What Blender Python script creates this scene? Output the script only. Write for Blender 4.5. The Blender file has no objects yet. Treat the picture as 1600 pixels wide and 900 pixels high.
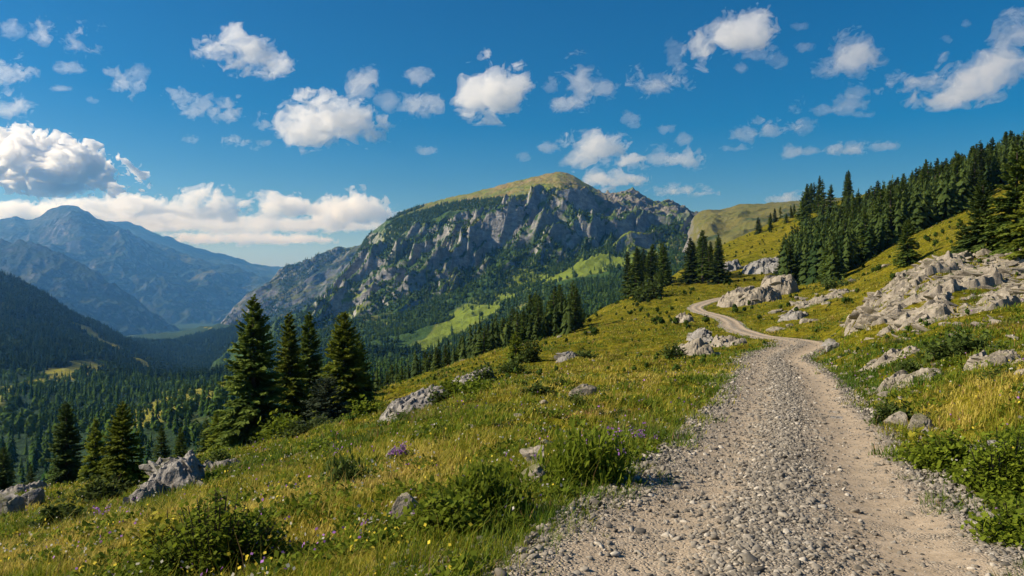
import bpy, math, random, time
import numpy as np
T0 = time.time()
random.seed(7)
RNG = np.random.default_rng(7)
SC = bpy.context.scene
COL = SC.collection
R = math.radians

# ------------------------------------------------------------------ camera
ZC = 1.65                     # eye height above the track
FPX = 1244.0                  # focal length in pixels of a 1600 px wide frame (28 mm lens)
HY = 440.0                    # image row of the true horizon
cam_d = bpy.data.cameras.new("camera"); cam = bpy.data.objects.new("camera", cam_d); COL.objects.link(cam)
cam_d.lens = 28.0; cam_d.sensor_width = 36.0; cam_d.clip_start = 0.1; cam_d.clip_end = 80000
cam.location = (0, 0, ZC)
cam.rotation_euler = (R(90) - math.atan((450 - HY) / FPX), 0, 0)
SC.camera = cam

# ------------------------------------------------------------------ sky, sun, exposure
SUN_AZ = R(-95)               # clockwise from +Y : the sun stands to the left, a little ahead
SUN_EL = R(35)
world = bpy.data.worlds.new("World"); SC.world = world; world.use_nodes = True
wn = world.node_tree.nodes; wl = world.node_tree.links; wn.clear()
wo = wn.new("ShaderNodeOutputWorld"); wb = wn.new("ShaderNodeBackground"); sky = wn.new("ShaderNodeTexSky")
sky.sky_type = 'NISHITA'; sky.sun_disc = False
sky.sun_elevation = SUN_EL; sky.sun_rotation = SUN_AZ
sky.altitude = 1500; sky.air_density = 1.0; sky.dust_density = 2.2; sky.ozone_density = 3.0
wb.inputs['Strength'].default_value = 0.053
hs = wn.new("ShaderNodeHueSaturation"); hs.inputs["Saturation"].default_value = 1.6; wl.new(sky.outputs[0], hs.inputs["Color"]); wl.new(hs.outputs[0], wb.inputs[0]); wl.new(wb.outputs[0], wo.inputs[0])
sun_d = bpy.data.lights.new("sun", 'SUN'); sun = bpy.data.objects.new("sun", sun_d); COL.objects.link(sun)
sun_d.energy = 5.0; sun_d.angle = R(0.5); sun_d.color = (1.0, 0.90, 0.74)
# the lamp shines along -Z ; turn it so that -Z points away from the sun direction
from mathutils import Vector
SUNV = Vector((math.sin(SUN_AZ) * math.cos(SUN_EL), math.cos(SUN_AZ) * math.cos(SUN_EL), math.sin(SUN_EL)))
sun.rotation_euler = SUNV.to_track_quat('Z', 'Y').to_euler()
vs = SC.view_settings
vs.view_transform = 'Standard'; vs.look = 'None'; vs.exposure = 0.7; vs.gamma = 1.0; vs.use_curve_mapping = False
cy = SC.cycles
cy.use_denoising = True
cy.max_bounces = 12; cy.diffuse_bounces = 2; cy.glossy_bounces = 1; cy.transmission_bounces = 2
cy.volume_bounces = 8; cy.transparent_max_bounces = 8
cy.caustics_reflective = False; cy.caustics_refractive = False

# ------------------------------------------------------------------ noise
def _h(ix, iy, iz, seed):
    with np.errstate(over='ignore'):
        h = (ix.astype(np.int64) * 374761393 + iy.astype(np.int64) * 668265263 + iz.astype(np.int64) * 2147483647 + seed * 144269504) & 0xFFFFFFFF
        h = ((h ^ (h >> 13)) * 1274126177) & 0xFFFFFFFF
        h = ((h ^ (h >> 15)) * 2246822519) & 0xFFFFFFFF
        h = h ^ (h >> 16)
    return h
def _hf(ix, iy, iz, seed):
    return _h(ix, iy, iz, seed).astype(np.float64) / 4294967296.0
def noise2(x, y, seed=0):
    x = np.asarray(x, float); y = np.asarray(y, float)
    ix = np.floor(x).astype(np.int64); iy = np.floor(y).astype(np.int64)
    fx = x - ix; fy = y - iy
    u = fx * fx * fx * (fx * (fx * 6 - 15) + 10); v = fy * fy * fy * (fy * (fy * 6 - 15) + 10)
    z0 = np.zeros_like(ix)
    def g(dx, dy):
        a = _hf(ix + dx, iy + dy, z0, seed) * 2 * math.pi
        return np.cos(a) * (fx - dx) + np.sin(a) * (fy - dy)
    n = (g(0, 0) * (1 - u) + g(1, 0) * u) * (1 - v) + (g(0, 1) * (1 - u) + g(1, 1) * u) * v
    return n * 1.5
def fbm2(x, y, seed=0, octv=4, gain=0.5, lac=2.03):
    a = 1.0; t = 0; s = 0
    for i in range(octv):
        t = t + a * noise2(x, y, seed + i * 17); s += a
        a *= gain; x = np.asarray(x) * lac + 3.7; y = np.asarray(y) * lac - 1.3
    return t / s
def ridged2(x, y, seed=0, octv=4, gain=0.5, lac=2.1):
    a = 1.0; t = 0; s = 0; w = 1.0
    for i in range(octv):
        r = (1 - np.abs(noise2(x, y, seed + i * 31))) ** 2
        t = t + a * r * w; s += a; w = np.clip(r * 1.3, 0, 1)
        a *= gain; x = np.asarray(x) * lac + 5.1; y = np.asarray(y) * lac + 2.9
    return t / s
def noise3(x, y, z, seed=0):
    ix = np.floor(x).astype(np.int64); iy = np.floor(y).astype(np.int64); iz = np.floor(z).astype(np.int64)
    fx = x - ix; fy = y - iy; fz = z - iz
    u = fx * fx * (3 - 2 * fx); v = fy * fy * (3 - 2 * fy); w = fz * fz * (3 - 2 * fz)
    def c(a, b, d): return _hf(ix + a, iy + b, iz + d, seed)
    x00 = c(0,0,0) * (1 - u) + c(1,0,0) * u; x10 = c(0,1,0) * (1 - u) + c(1,1,0) * u
    x01 = c(0,0,1) * (1 - u) + c(1,0,1) * u; x11 = c(0,1,1) * (1 - u) + c(1,1,1) * u
    return ((x00 * (1 - v) + x10 * v) * (1 - w) + (x01 * (1 - v) + x11 * v) * w) * 2 - 1
def fbm3(x, y, z, seed=0, octv=4, gain=0.5):
    a = 1.0; t = 0; s = 0
    for i in range(octv):
        t = t + a * noise3(x, y, z, seed + i * 13); s += a
        a *= gain; x = x * 2.03 + 1.7; y = y * 2.03 + 9.2; z = z * 2.03 + 4.1
    return t / s
def voronoi2(x, y, seed=0):
    """nearest-cell id hash triple, F1, F2 and offset to the cell centre"""
    ix = np.floor(x).astype(np.int64); iy = np.floor(y).astype(np.int64); z0 = np.zeros_like(ix)
    f1 = np.full(x.shape, 9.0); f2 = np.full(x.shape, 9.0); cx = np.zeros(x.shape); cyy = np.zeros(x.shape)
    ci = np.zeros_like(ix); cj = np.zeros_like(ix)
    for dx in (-1, 0, 1):
        for dy in (-1, 0, 1):
            px = ix + dx + _hf(ix + dx, iy + dy, z0, seed); py = iy + dy + _hf(ix + dx, iy + dy, z0 + 1, seed)
            d = np.hypot(px - x, py - y)
            near = d < f1
            f2 = np.where(near, f1, np.minimum(f2, d)); f1 = np.where(near, d, f1)
            cx = np.where(near, px, cx); cyy = np.where(near, py, cyy)
            ci = np.where(near, ix + dx, ci); cj = np.where(near, iy + dy, cj)
    return ci, cj, f1, f2, x - cx, y - cyy
def sstep(a, b, x):
    t = np.clip((np.asarray(x, float) - a) / (b - a), 0, 1); return t * t * (3 - 2 * t)

# ------------------------------------------------------------------ mesh helpers
def mesh_np(name, v, quads=None, tris=None, mat=None, smooth=False, attrs=None, parent=None, link=True, mat_idx=None):
    me = bpy.data.meshes.new(name)
    v = np.asarray(v, np.float32); me.vertices.add(len(v)); me.vertices.foreach_set('co', v.ravel())
    parts = []; tot = []
    if quads is not None and len(quads): parts.append(np.asarray(quads, np.int32).ravel()); tot.append(np.full(len(quads), 4, np.int32))
    if tris is not None and len(tris): parts.append(np.asarray(tris, np.int32).ravel()); tot.append(np.full(len(tris), 3, np.int32))
    li = np.concatenate(parts); tt = np.concatenate(tot)
    me.loops.add(len(li)); me.loops.foreach_set('vertex_index', li)
    me.polygons.add(len(tt)); st = np.concatenate([[0], np.cumsum(tt)[:-1]]).astype(np.int32)
    me.polygons.foreach_set('loop_start', st)
    if smooth: me.polygons.foreach_set('use_smooth', np.ones(len(tt), bool))
    for k, a in (attrs or {}).items():
        at = me.attributes.new(k, 'FLOAT', 'POINT'); at.data.foreach_set('value', np.asarray(a, np.float32))
    me.update(calc_edges=True)
    if mat: me.materials.append(mat)
    if not link: return me
    return link_mesh(name, me, parent)
def link_mesh(name, me, parent=None):
    o = bpy.data.objects.new(name, me); COL.objects.link(o)
    if parent: o.parent = parent
    return o
def tag(o, label=None, cat=None, group=None, kind=None):
    if label: o['label'] = label
    if cat: o['category'] = cat
    if group: o['group'] = group
    if kind: o['kind'] = kind
    return o
def empty(name, loc, label, cat, group=None):
    o = bpy.data.objects.new(name, None); COL.objects.link(o); o.location = loc
    return tag(o, label, cat, group)
def grid_faces(nx, ny):
    i = np.arange(ny - 1)[:, None] * nx + np.arange(nx - 1)[None, :]
    return np.stack([i, i + 1, i + 1 + nx, i + nx], -1).reshape(-1, 4)

# ------------------------------------------------------------------ material helpers
class N:
    def __init__(s, name):
        s.m = bpy.data.materials.new(name); s.m.use_nodes = True
        s.t = s.m.node_tree; s.t.nodes.clear(); s.out = s.t.nodes.new('ShaderNodeOutputMaterial')
    def n(s, typ, **k):
        x = s.t.nodes.new(typ)
        for a, b in k.items(): setattr(x, a, b)
        return x
    def l(s, a, b): s.t.links.new(a, b)
    def coord(s, which='Object'): return s.n('ShaderNodeTexCoord').outputs[which]
    def pos(s): return s.n('ShaderNodeNewGeometry').outputs['Position']
    def mapping(s, v, scale=(1,1,1), rot=(0,0,0)):
        m = s.n('ShaderNodeMapping'); s.l(v, m.inputs[0]); m.inputs['Scale'].default_value = scale; m.inputs['Rotation'].default_value = rot
        return m.outputs[0]
    def noise(s, v, scale, detail=4, rough=.55, dist=0):
        x = s.n('ShaderNodeTexNoise'); s.l(v, x.inputs['Vector']); x.inputs['Scale'].default_value = scale
        x.inputs['Detail'].default_value = detail; x.inputs['Roughness'].default_value = rough; x.inputs['Distortion'].default_value = dist
        return x.outputs['Fac']
    def voro(s, v, scale, feat='F1', out='Distance'):
        x = s.n('ShaderNodeTexVoronoi', feature=feat); s.l(v, x.inputs['Vector']); x.inputs['Scale'].default_value = scale
        return x.outputs[out]
    def ramp(s, f, stops):
        x = s.n('ShaderNodeValToRGB'); s.l(f, x.inputs[0]); e = x.color_ramp.elements
        while len(e) < len(stops): e.new(.5)
        for i, (p, c) in enumerate(stops):
            e[i].position = p; e[i].color = (c, c, c, 1) if not hasattr(c, '__len__') else (*c, 1)
        return x.outputs[0]
    def mix(s, f, a, b, blend='MIX'):
        x = s.n('ShaderNodeMix', data_type='RGBA', blend_type=blend)
        for v, i in ((f, 0), (a, 6), (b, 7)):
            if hasattr(v, 'is_output'): s.l(v, x.inputs[i])
            elif i == 0: x.inputs[0].default_value = v
            else: x.inputs[i].default_value = (*v, 1)
        return x.outputs[2]
    def math(s, op, a, b=None, c=None, clamp=False):
        x = s.n('ShaderNodeMath', operation=op); x.use_clamp = clamp
        for i, v in enumerate((a, b, c)):
            if v is None: continue
            if hasattr(v, 'is_output'): s.l(v, x.inputs[i])
            else: x.inputs[i].default_value = v
        return x.outputs[0]
    def attr(s, name, typ='GEOMETRY'):
        return s.n('ShaderNodeAttribute', attribute_name=name, attribute_type=typ).outputs['Fac']
    def objrand(s): return s.n('ShaderNodeObjectInfo').outputs['Random']
    def nz(s):
        x = s.n('ShaderNodeSeparateXYZ'); s.l(s.n('ShaderNodeNewGeometry').outputs['Normal'], x.inputs[0]); return x.outputs[2]
    def bump(s, h, strength=.5, dist=.1):
        x = s.n('ShaderNodeBump'); s.l(h, x.inputs['Height']); x.inputs['Strength'].default_value = strength; x.inputs['Distance'].default_value = dist
        return x.outputs[0]
    def bsdf(s, col, rough=.9, normal=None, spec=.2, trans=None):
        x = s.n('ShaderNodeBsdfPrincipled')
        if hasattr(col, 'is_output'): s.l(col, x.inputs['Base Color'])
        else: x.inputs['Base Color'].default_value = (*col, 1)
        x.inputs['Roughness'].default_value = rough; x.inputs['Specular IOR Level'].default_value = spec
        if normal is not None: s.l(normal, x.inputs['Normal'])
        if trans:
            t = s.n('ShaderNodeBsdfTranslucent')
            if hasattr(col, 'is_output'): s.l(col, t.inputs[0])
            else: t.inputs[0].default_value = (*col, 1)
            mx = s.n('ShaderNodeMixShader'); mx.inputs[0].default_value = trans; s.l(x.outputs[0], mx.inputs[1]); s.l(t.outputs[0], mx.inputs[2])
            s.l(mx.outputs[0], s.out.inputs[0])
        else: s.l(x.outputs[0], s.out.inputs[0])
        return s.m

def mat_ground():
    s = N('meadow'); p = s.pos()
    big = s.noise(p, .045, 5, .6); mid = s.noise(p, .35, 5, .62); fine = s.noise(p, 3.2, 5, .65); vf = s.noise(p, 16, 4, .7)
    c = s.ramp(big, [(.30, (.095,.115,.008)), (.44, (.20,.178,.012)), (.56, (.27,.205,.018)), (.70, (.125,.125,.010))])
    c2 = s.ramp(mid, [(.34, (.050,.066,.008)), (.47, (.17,.155,.012)), (.55, (.235,.195,.016)), (.68, (.30,.225,.035))])
    c = s.mix(.62, c, c2)
    st = s.ramp(s.noise(s.mapping(p, (.9, .22, .5)), 1.0, 5, .65), [(.36, .42), (.50, 1.)]); c = s.mix(.85, c, s.mix(1., c, st, 'MULTIPLY'))
    dark = s.ramp(fine, [(.36, .38), (.55, 1.0), (.7, 1.2)])
    c = s.mix(1.0, c, dark, 'MULTIPLY'); c = s.mix(1.0, c, (.77,.82,.66), 'MULTIPLY')
    dirt = s.ramp(fine, [(.3, (.10,.075,.05)), (.7, (.30,.25,.19))])
    patch = s.ramp(s.noise(p, .8, 6, .7), [(.60, 0.), (.70, 1.)])
    c = s.mix(s.math('MULTIPLY', patch, .45), c, dirt)
    # gravelly verge of the track
    g = s.voro(p, 22, 'F1', 'Color'); gv = s.n('ShaderNodeSeparateColor'); s.l(g, gv.inputs[0])
    gc = s.ramp(gv.outputs[0], [(0, (.12,.11,.10)), (.5, (.28,.26,.235)), (1, (.45,.42,.38))])
    rd = s.attr('road')
    f = s.ramp(s.math('ADD', rd, s.math('MULTIPLY', s.math('SUBTRACT', mid, .5), .9)), [(.38, 0.), (.62, 1.)])
    c = s.mix(f, c, gc)
    h = s.math('ADD', s.math('MULTIPLY', fine, 1.0), s.math('MULTIPLY', vf, .35))
    hv = s.math('ADD', h, s.math('MULTIPLY', mid, 2.2))
    return s.bsdf(c, .95, s.bump(hv, .8, .25), .03)

def mat_road():
    s = N('gravel_track'); p = s.pos(); t = s.attr('across')   # 0 left edge .. 1 right edge
    w = s.noise(p, .55, 4, .6); w2 = s.math('MULTIPLY', s.math('SUBTRACT', w, .5), .26)
    tt = s.math('ADD', t, w2)
    tan = s.ramp(tt, [(.06, .1), (.16, .85), (.34, .8), (.44, .25), (.54, .25), (.64, 1.), (.86, 1.), (.95, .1)])
    v1 = s.voro(p, 30, 'F1', 'Color'); sv = s.n('ShaderNodeSeparateColor'); s.l(v1, sv.inputs[0])
    grav = s.ramp(sv.outputs[0], [(0, (.16,.14,.115)), (.45, (.29,.255,.205)), (.8, (.38,.335,.27)), (1, (.47,.42,.35))])
    d1 = s.voro(p, 30, 'DISTANCE_TO_EDGE'); crack = s.ramp(d1, [(.0, .45), (.10, 1.)])
    grav = s.mix(1., grav, crack, 'MULTIPLY')
    n = s.noise(p, 5.5, 6, .7)
    tanc = s.ramp(n, [(.25, (.25,.195,.13)), (.5, (.36,.285,.20)), (.75, (.45,.365,.265))])
    peb = s.ramp(s.voro(p, 42), [(.10, .55), (.24, 1.)])
    rare = s.ramp(s.noise(p, 19, 2, .5), [(.56, 0.), (.63, 1.)])
    tanc = s.mix(rare, tanc, s.mix(1., tanc, peb, 'MULTIPLY'))
    f = s.math('MULTIPLY', tan, s.ramp(s.noise(p, 2.3, 5, .7), [(.28, .35), (.5, 1.)]))
    c = s.mix(f, grav, tanc)
    hg = s.ramp(d1, [(0, 0.), (.25, 1.)])
    h = s.math('ADD', s.math('MULTIPLY', hg, s.math('SUBTRACT', 1.0, s.math('MULTIPLY', f, .96))), s.math('MULTIPLY', s.noise(p, 9, 5, .7), .8))
    return s.bsdf(c, .95, s.bump(h, .7, .03), .15)

def mat_rock(name, scale=1.0, base=((.11,.105,.10), (.235,.22,.205), (.38,.36,.33)), moss=.35, use='pos'):
    s = N(name); p = s.pos() if use == 'pos' else s.coord('Object')
    a = s.noise(p, .9 / scale, 7, .65); b = s.noise(p, 6 / scale, 5, .7, .6)
    f = s.math('ADD', s.math('MULTIPLY', a, .6), s.math('MULTIPLY', b, .4))
    c = s.ramp(f, [(.30, base[0]), (.5, base[1]), (.68, base[2])])
    lich = s.ramp(s.noise(p, 2.2 / scale, 6, .7), [(.56, 0.), (.66, 1.)])
    c = s.mix(s.math('MULTIPLY', lich, .35), c, (.30, .27, .19))
    up = s.math('MULTIPLY', s.ramp(s.nz(), [(.55, 0.), (.85, 1.)]), s.ramp(s.noise(p, 1.4 / scale, 6, .7), [(.50, 0.), (.58, 1.)]))
    c = s.mix(s.math('MULTIPLY', up, moss), c, (.085, .09, .022))
    cr = s.ramp(s.voro(s.mapping(p, (1, 1, 2.0), (.5, .3, .2)), 3.4 / scale, 'DISTANCE_TO_EDGE'), [(0, .55), (.05, 1.)])
    c = s.mix(.6, c, s.mix(1., c, cr, 'MULTIPLY'))
    h = s.math('ADD', s.math('MULTIPLY', a, 1.2), s.math('MULTIPLY', b, .6))
    return s.bsdf(c, .92, s.bump(h, .8, .18 * scale), .15)

def mat_foliage(name, c0, c1, trans=.25, spec=.12):
    s = N(name)
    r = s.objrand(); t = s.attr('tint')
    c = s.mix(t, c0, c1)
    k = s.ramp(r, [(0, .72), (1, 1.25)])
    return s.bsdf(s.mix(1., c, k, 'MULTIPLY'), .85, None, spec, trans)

def mat_plain(name, c0, c1, scale=8, rough=.9):
    s = N(name); n = s.noise(s.coord('Object'), scale, 5, .65)
    return s.bsdf(s.ramp(n, [(.3, c0), (.7, c1)]), rough, s.bump(n, .6, .03))

def mat_mountain(name, sc, rock, grass, wood, rock_at=(.62, .78), woodiness=.5, dry=(.15,.13,.035), hi=None, open_=(.19,.18,.022)):
    """rock on the steep parts, grass and low woodland on the gentler ones"""
    s = N(name); p = s.pos()
    nz = s.nz(); n1 = s.noise(p, 1.0 / sc, 7, .65); n2 = s.noise(p, 5.0 / sc, 6, .7); n3 = s.noise(p, .35 / sc, 5, .6)
    st = s.noise(s.mapping(p, (1, 1, 2.5), (.3, .5, .2)), 2.6 / sc, 6, .7, .8)
    rc = s.ramp(s.math('ADD', s.math('MULTIPLY', n2, .5), s.math('MULTIPLY', st, .5)), [(.32, rock[0]), (.5, rock[1]), (.66, rock[2])])
    gc = s.mix(s.ramp(n1, [(.38, 0.), (.62, 1.)]), grass, dry)
    wf = s.ramp(s.math('ADD', s.math('MULTIPLY', n1, .55), s.math('MULTIPLY', n3, .45)), [(.62 - woodiness * .3, 0.), (.68 - woodiness * .3, 1.)])
    if hi:
        z = s.n('ShaderNodeSeparateXYZ'); s.l(p, z.inputs[0])
        wf = s.math('MULTIPLY', wf, s.math('SUBTRACT', 1.0, s.math('DIVIDE', s.math('SUBTRACT', z.outputs[2], hi[0]), hi[1] - hi[0], clamp=True)))
    wf = s.math('MULTIPLY', wf, s.math('SUBTRACT', 1.0, s.attr('glade')))
    wc = s.mix(n2, wood, tuple(x * 1.9 for x in wood))
    c = s.mix(wf, gc, wc); c = s.mix(s.attr('glade'), c, s.mix(s.ramp(n1, [(.4, 0.), (.6, 1.)]), open_, tuple(x*1.25 for x in open_)))
    sl = s.math('ADD', nz, s.math('MULTIPLY', s.math('SUBTRACT', n2, .5), .45))
    rf = s.ramp(sl, [(rock_at[0], 1.), (rock_at[1], 0.)])
    gu = s.attr('gully'); rf = s.math('MULTIPLY', rf, s.math('SUBTRACT', 1.0, s.math('MULTIPLY', gu, .93))); c = s.mix(s.math('MULTIPLY', gu, s.math('SUBTRACT', 1.0, s.attr('glade'))), c, wc)
    cg = s.math('MULTIPLY', s.attr('crag'), s.ramp(s.math('ADD', n1, s.math('MULTIPLY', s.math('SUBTRACT', 1.0, nz), .35)), [(.46, 0.), (.56, 1.)]))
    rc = s.mix(s.math('MULTIPLY', s.attr('crag'), .75), rc, s.mix(1.0, rc, (.56, .50, .44), 'MULTIPLY'))
    c = s.mix(s.math('MAXIMUM', rf, cg), c, rc)
    h = s.math('ADD', n2, s.math('MULTIPLY', st, .8))
    return s.bsdf(c, .95, s.bump(h, .8, .12 * sc), .1)

M_GROUND = mat_ground(); M_ROAD = mat_road()
M_ROCK = mat_rock('limestone', 1.0, moss=.8)
M_PALE = mat_rock('pale_limestone', .5, ((.105,.092,.074), (.25,.22,.178), (.42,.372,.305)), .8)
M_DARKROCK = mat_rock('dark_limestone', 1.6, ((.10,.10,.10), (.22,.215,.21), (.36,.35,.33)), .7)
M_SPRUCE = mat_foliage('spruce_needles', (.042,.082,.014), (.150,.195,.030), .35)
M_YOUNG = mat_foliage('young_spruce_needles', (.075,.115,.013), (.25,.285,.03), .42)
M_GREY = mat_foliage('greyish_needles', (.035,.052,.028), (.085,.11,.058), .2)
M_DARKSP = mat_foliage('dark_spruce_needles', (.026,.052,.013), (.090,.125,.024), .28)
M_BARK = mat_plain('bark', (.035,.025,.018), (.09,.07,.052), 6)
M_GRASS = N('grass_blades')
def _g(s):
    t = s.attr('tint'); d = s.attr('dry')
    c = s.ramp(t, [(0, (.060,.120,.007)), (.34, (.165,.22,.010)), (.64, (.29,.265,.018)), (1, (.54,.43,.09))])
    c = s.mix(d, c, (.34, .20, .085))
    return s.bsdf(c, .7, None, .25, .40)
M_GRASS = _g(M_GRASS)
M_LEAF = mat_foliage('shrub_leaves', (.045,.085,.008), (.20,.25,.020), .45)
M_LEAFDARK = mat_foliage('dwarf_pine_needles', (.026,.048,.010), (.080,.110,.022), .3)
M_LEAFY = mat_foliage('yellow_green_leaves', (.10,.13,.012), (.36,.33,.035), .45)
M_FLOWER = mat_foliage('purple_petals', (.20,.07,.30), (.42,.20,.55), .3)
M_STONE = N('gravel_stones')
def _st(s):
    t = s.attr('tint')
    c = s.ramp(t, [(0, (.075,.068,.058)), (.45, (.19,.17,.14)), (.8, (.29,.26,.215)), (1, (.44,.40,.335))])
    n = s.noise(s.pos(), 60, 4, .6)
    return s.bsdf(s.mix(1., c, s.ramp(n, [(.3, .7), (.7, 1.15)]), 'MULTIPLY'), .9, None, .2)
M_STONE = _st(M_STONE)
# ------------------------------------------------------------------ relief from surveyed rows
class Survey:
    """heights surveyed along bearings (columns) and distances (rows); smooth bilinear look-up"""
    def __init__(s, cols, rows, blur_c=2.0, blur_r=2.5, dc=15.0, nr=180, crest=None):
        ys = np.array(sorted(rows)); s.l0, s.l1 = math.log(ys[0]), math.log(ys[-1]); s.nr = nr
        s.c0 = cols[0]; s.cs = np.arange(cols[0], cols[-1] + dc, dc); s.dc = dc
        A = np.array([np.interp(s.cs, cols, rows[y]) if not (crest and y in crest) else np.interp(s.cs, *zip(*crest[y])) for y in ys])
        lr = np.linspace(s.l0, s.l1, nr)
        B = np.stack([np.interp(lr, np.log(ys), A[:, i]) for i in range(len(s.cs))], 1)
        def blur(M, sig, ax):
            k = int(3 * sig + 1); w = np.exp(-.5 * (np.arange(-k, k + 1) / sig) ** 2); w /= w.sum()
            # linear continuation at both ends keeps slopes
            M = np.moveaxis(M, ax, 0)
            lo = M[0] + (M[0] - M[1]) * np.arange(k, 0, -1).reshape(-1, *([1] * (M.ndim - 1)))
            hi = M[-1] + (M[-1] - M[-2]) * np.arange(1, k + 1).reshape(-1, *([1] * (M.ndim - 1)))
            P = np.concatenate([lo, M, hi]); o = sum(w[i] * P[i:i + len(M)] for i in range(len(w)))
            return np.moveaxis(o, 0, ax)
        if blur_r: B = blur(B, blur_r, 0)
        if blur_c: B = blur(B, blur_c, 1)
        s.B = B
    def py(s, px, y):
        c = np.clip((np.asarray(px, float) - s.c0) / s.dc, 0, len(s.cs) - 1.001)
        r = np.clip((np.log(np.maximum(y, 1e-3)) - s.l0) / (s.l1 - s.l0) * (s.nr - 1), 0, s.nr - 1.001)
        i = c.astype(int); j = r.astype(int); a = c - i; b = r - j
        B = s.B
        return (B[j, i] * (1 - a) + B[j, i + 1] * a) * (1 - b) + (B[j + 1, i] * (1 - a) + B[j + 1, i + 1] * a) * b
    def z(s, x, y):
        x = np.asarray(x, float); y = np.asarray(y, float)
        ye = np.clip(y, math.exp(s.l0), None)
        return ZC + (HY - s.py(800 + FPX * x / ye, ye)) / FPX * ye
def X(px, y): return (px - 800) / FPX * y

NEAR = Survey(
    [-700, 0, 200, 400, 600, 800, 900, 1000, 1100, 1200, 1300, 1420, 1600, 2300],
    {4.5: [1150,1020,985,950,920,898,896,896,896,896,896,894,885,850],
     8:   [1000,883,845,805,765,738,738,742,744,744,743,735,708,650],
     14:  [930,827,785,740,695,660,654,653,653,653,649,632,590,530],
     24:  [880,795,764,717,660,608,599,595,594,594,588,567,530,470],
     38:  [860,780,744,702,640,589,577,568,563,563,557,535,490,420],
     60:  [850,765,738,697,618,566,551,544,539,537,527,488,430,350],
     95:  [900,810,780,725,601,545,526,514,506,498,474,424,345,250],
     140: [930,880,850,800,650,541,509,489,476,470,442,380,300,150],
     200: [940,920,900,870,740,610,500,444,438,434,405,345,265,120],
     270: [950,940,930,900,800,660,560,462,415,400,365,322,252,100],
     350: [960,960,960,950,850,720,620,480,385,340,303,283,242,90],
     450: [980,980,980,970,900,780,680,560,440,390,340,306,256,95],
     600: [1100,1100,1080,1050,1000,900,800,680,560,500,430,370,290,110]})

# the track's centre line
_rc = np.array([(-.6,-9),(.2,-4),(.85,0),(1.55,4.5),(2.55,7.3),(3.45,9.9),(5.3,15.2),(7.6,22),(10.2,30),(12.6,38),(15.4,45),(18.2,50.5),(20.5,56),(21.5,62),
                (21.4,68),(22.2,76),(23.6,85),(26.0,95),(28.0,107),(28.9,118),(29.7,127),(31.6,137),(36.4,147),(43,155),(51,161)], float)
def _catmull(P, n):
    out = []
    for i in range(len(P) - 1):
        p0, p1, p2, p3 = P[max(i-1,0)], P[i], P[i+1], P[min(i+2,len(P)-1)]
        t = np.linspace(0, 1, n, endpoint=False)[:, None]
        out.append(.5 * ((2*p1) + (-p0+p2)*t + (2*p0-5*p1+4*p2-p3)*t*t + (-p0+3*p1-3*p2+p3)*t**3))
    out.append(P[-1:]); return np.concatenate(out)
ROAD = _catmull(_rc, 14)
_seg = np.hypot(*np.diff(ROAD, axis=0).T); RS = np.concatenate([[0], np.cumsum(_seg)])
_tn = np.gradient(ROAD, axis=0); _tn /= np.hypot(_tn[:,0], _tn[:,1])[:,None]
RN = np.stack([_tn[:,1], -_tn[:,0]], 1)         # points to the right
RZ = NEAR.z(ROAD[:,0], ROAD[:,1])
for _ in range(30): RZ[1:-1] = .25*RZ[:-2] + .5*RZ[1:-1] + .25*RZ[2:]
RW = (1.62 + .12*np.sin(RS*.21) + .1*np.sin(RS*.57+1))*(1-.24*sstep(62, 95, RS))
def road_query(x, y):
    """signed lateral distance, arc length and track height for points (huge distance when far)"""
    x = np.asarray(x, float).ravel(); y = np.asarray(y, float).ravel()
    d = np.full(len(x), 99.0); sarc = np.zeros(len(x)); rz = np.zeros(len(x)); hw = np.full(len(x), 1.6)
    idx = np.nonzero((y > -12) & (y < 175) & (np.abs(x - np.interp(y, ROAD[:,1], ROAD[:,0])) < 16))[0]
    for a in range(0, len(idx), 20000):
        k = idx[a:a+20000]
        dd = (x[k][:,None]-ROAD[None,:,0])**2 + (y[k][:,None]-ROAD[None,:,1])**2
        j = dd.argmin(1)
        rx = x[k]-ROAD[j,0]; ry = y[k]-ROAD[j,1]
        lat = rx*RN[j,0]+ry*RN[j,1]; along = rx*_tn[j,0]+ry*_tn[j,1]
        d[k] = np.where(lat<0,-1,1)*np.hypot(np.abs(lat), np.maximum(0,np.abs(along)-1.5))
        sarc[k] = RS[j]+along; rz[k] = np.interp(sarc[k], RS, RZ); hw[k] = RW[j]
    return d, sarc, rz, hw

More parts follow.
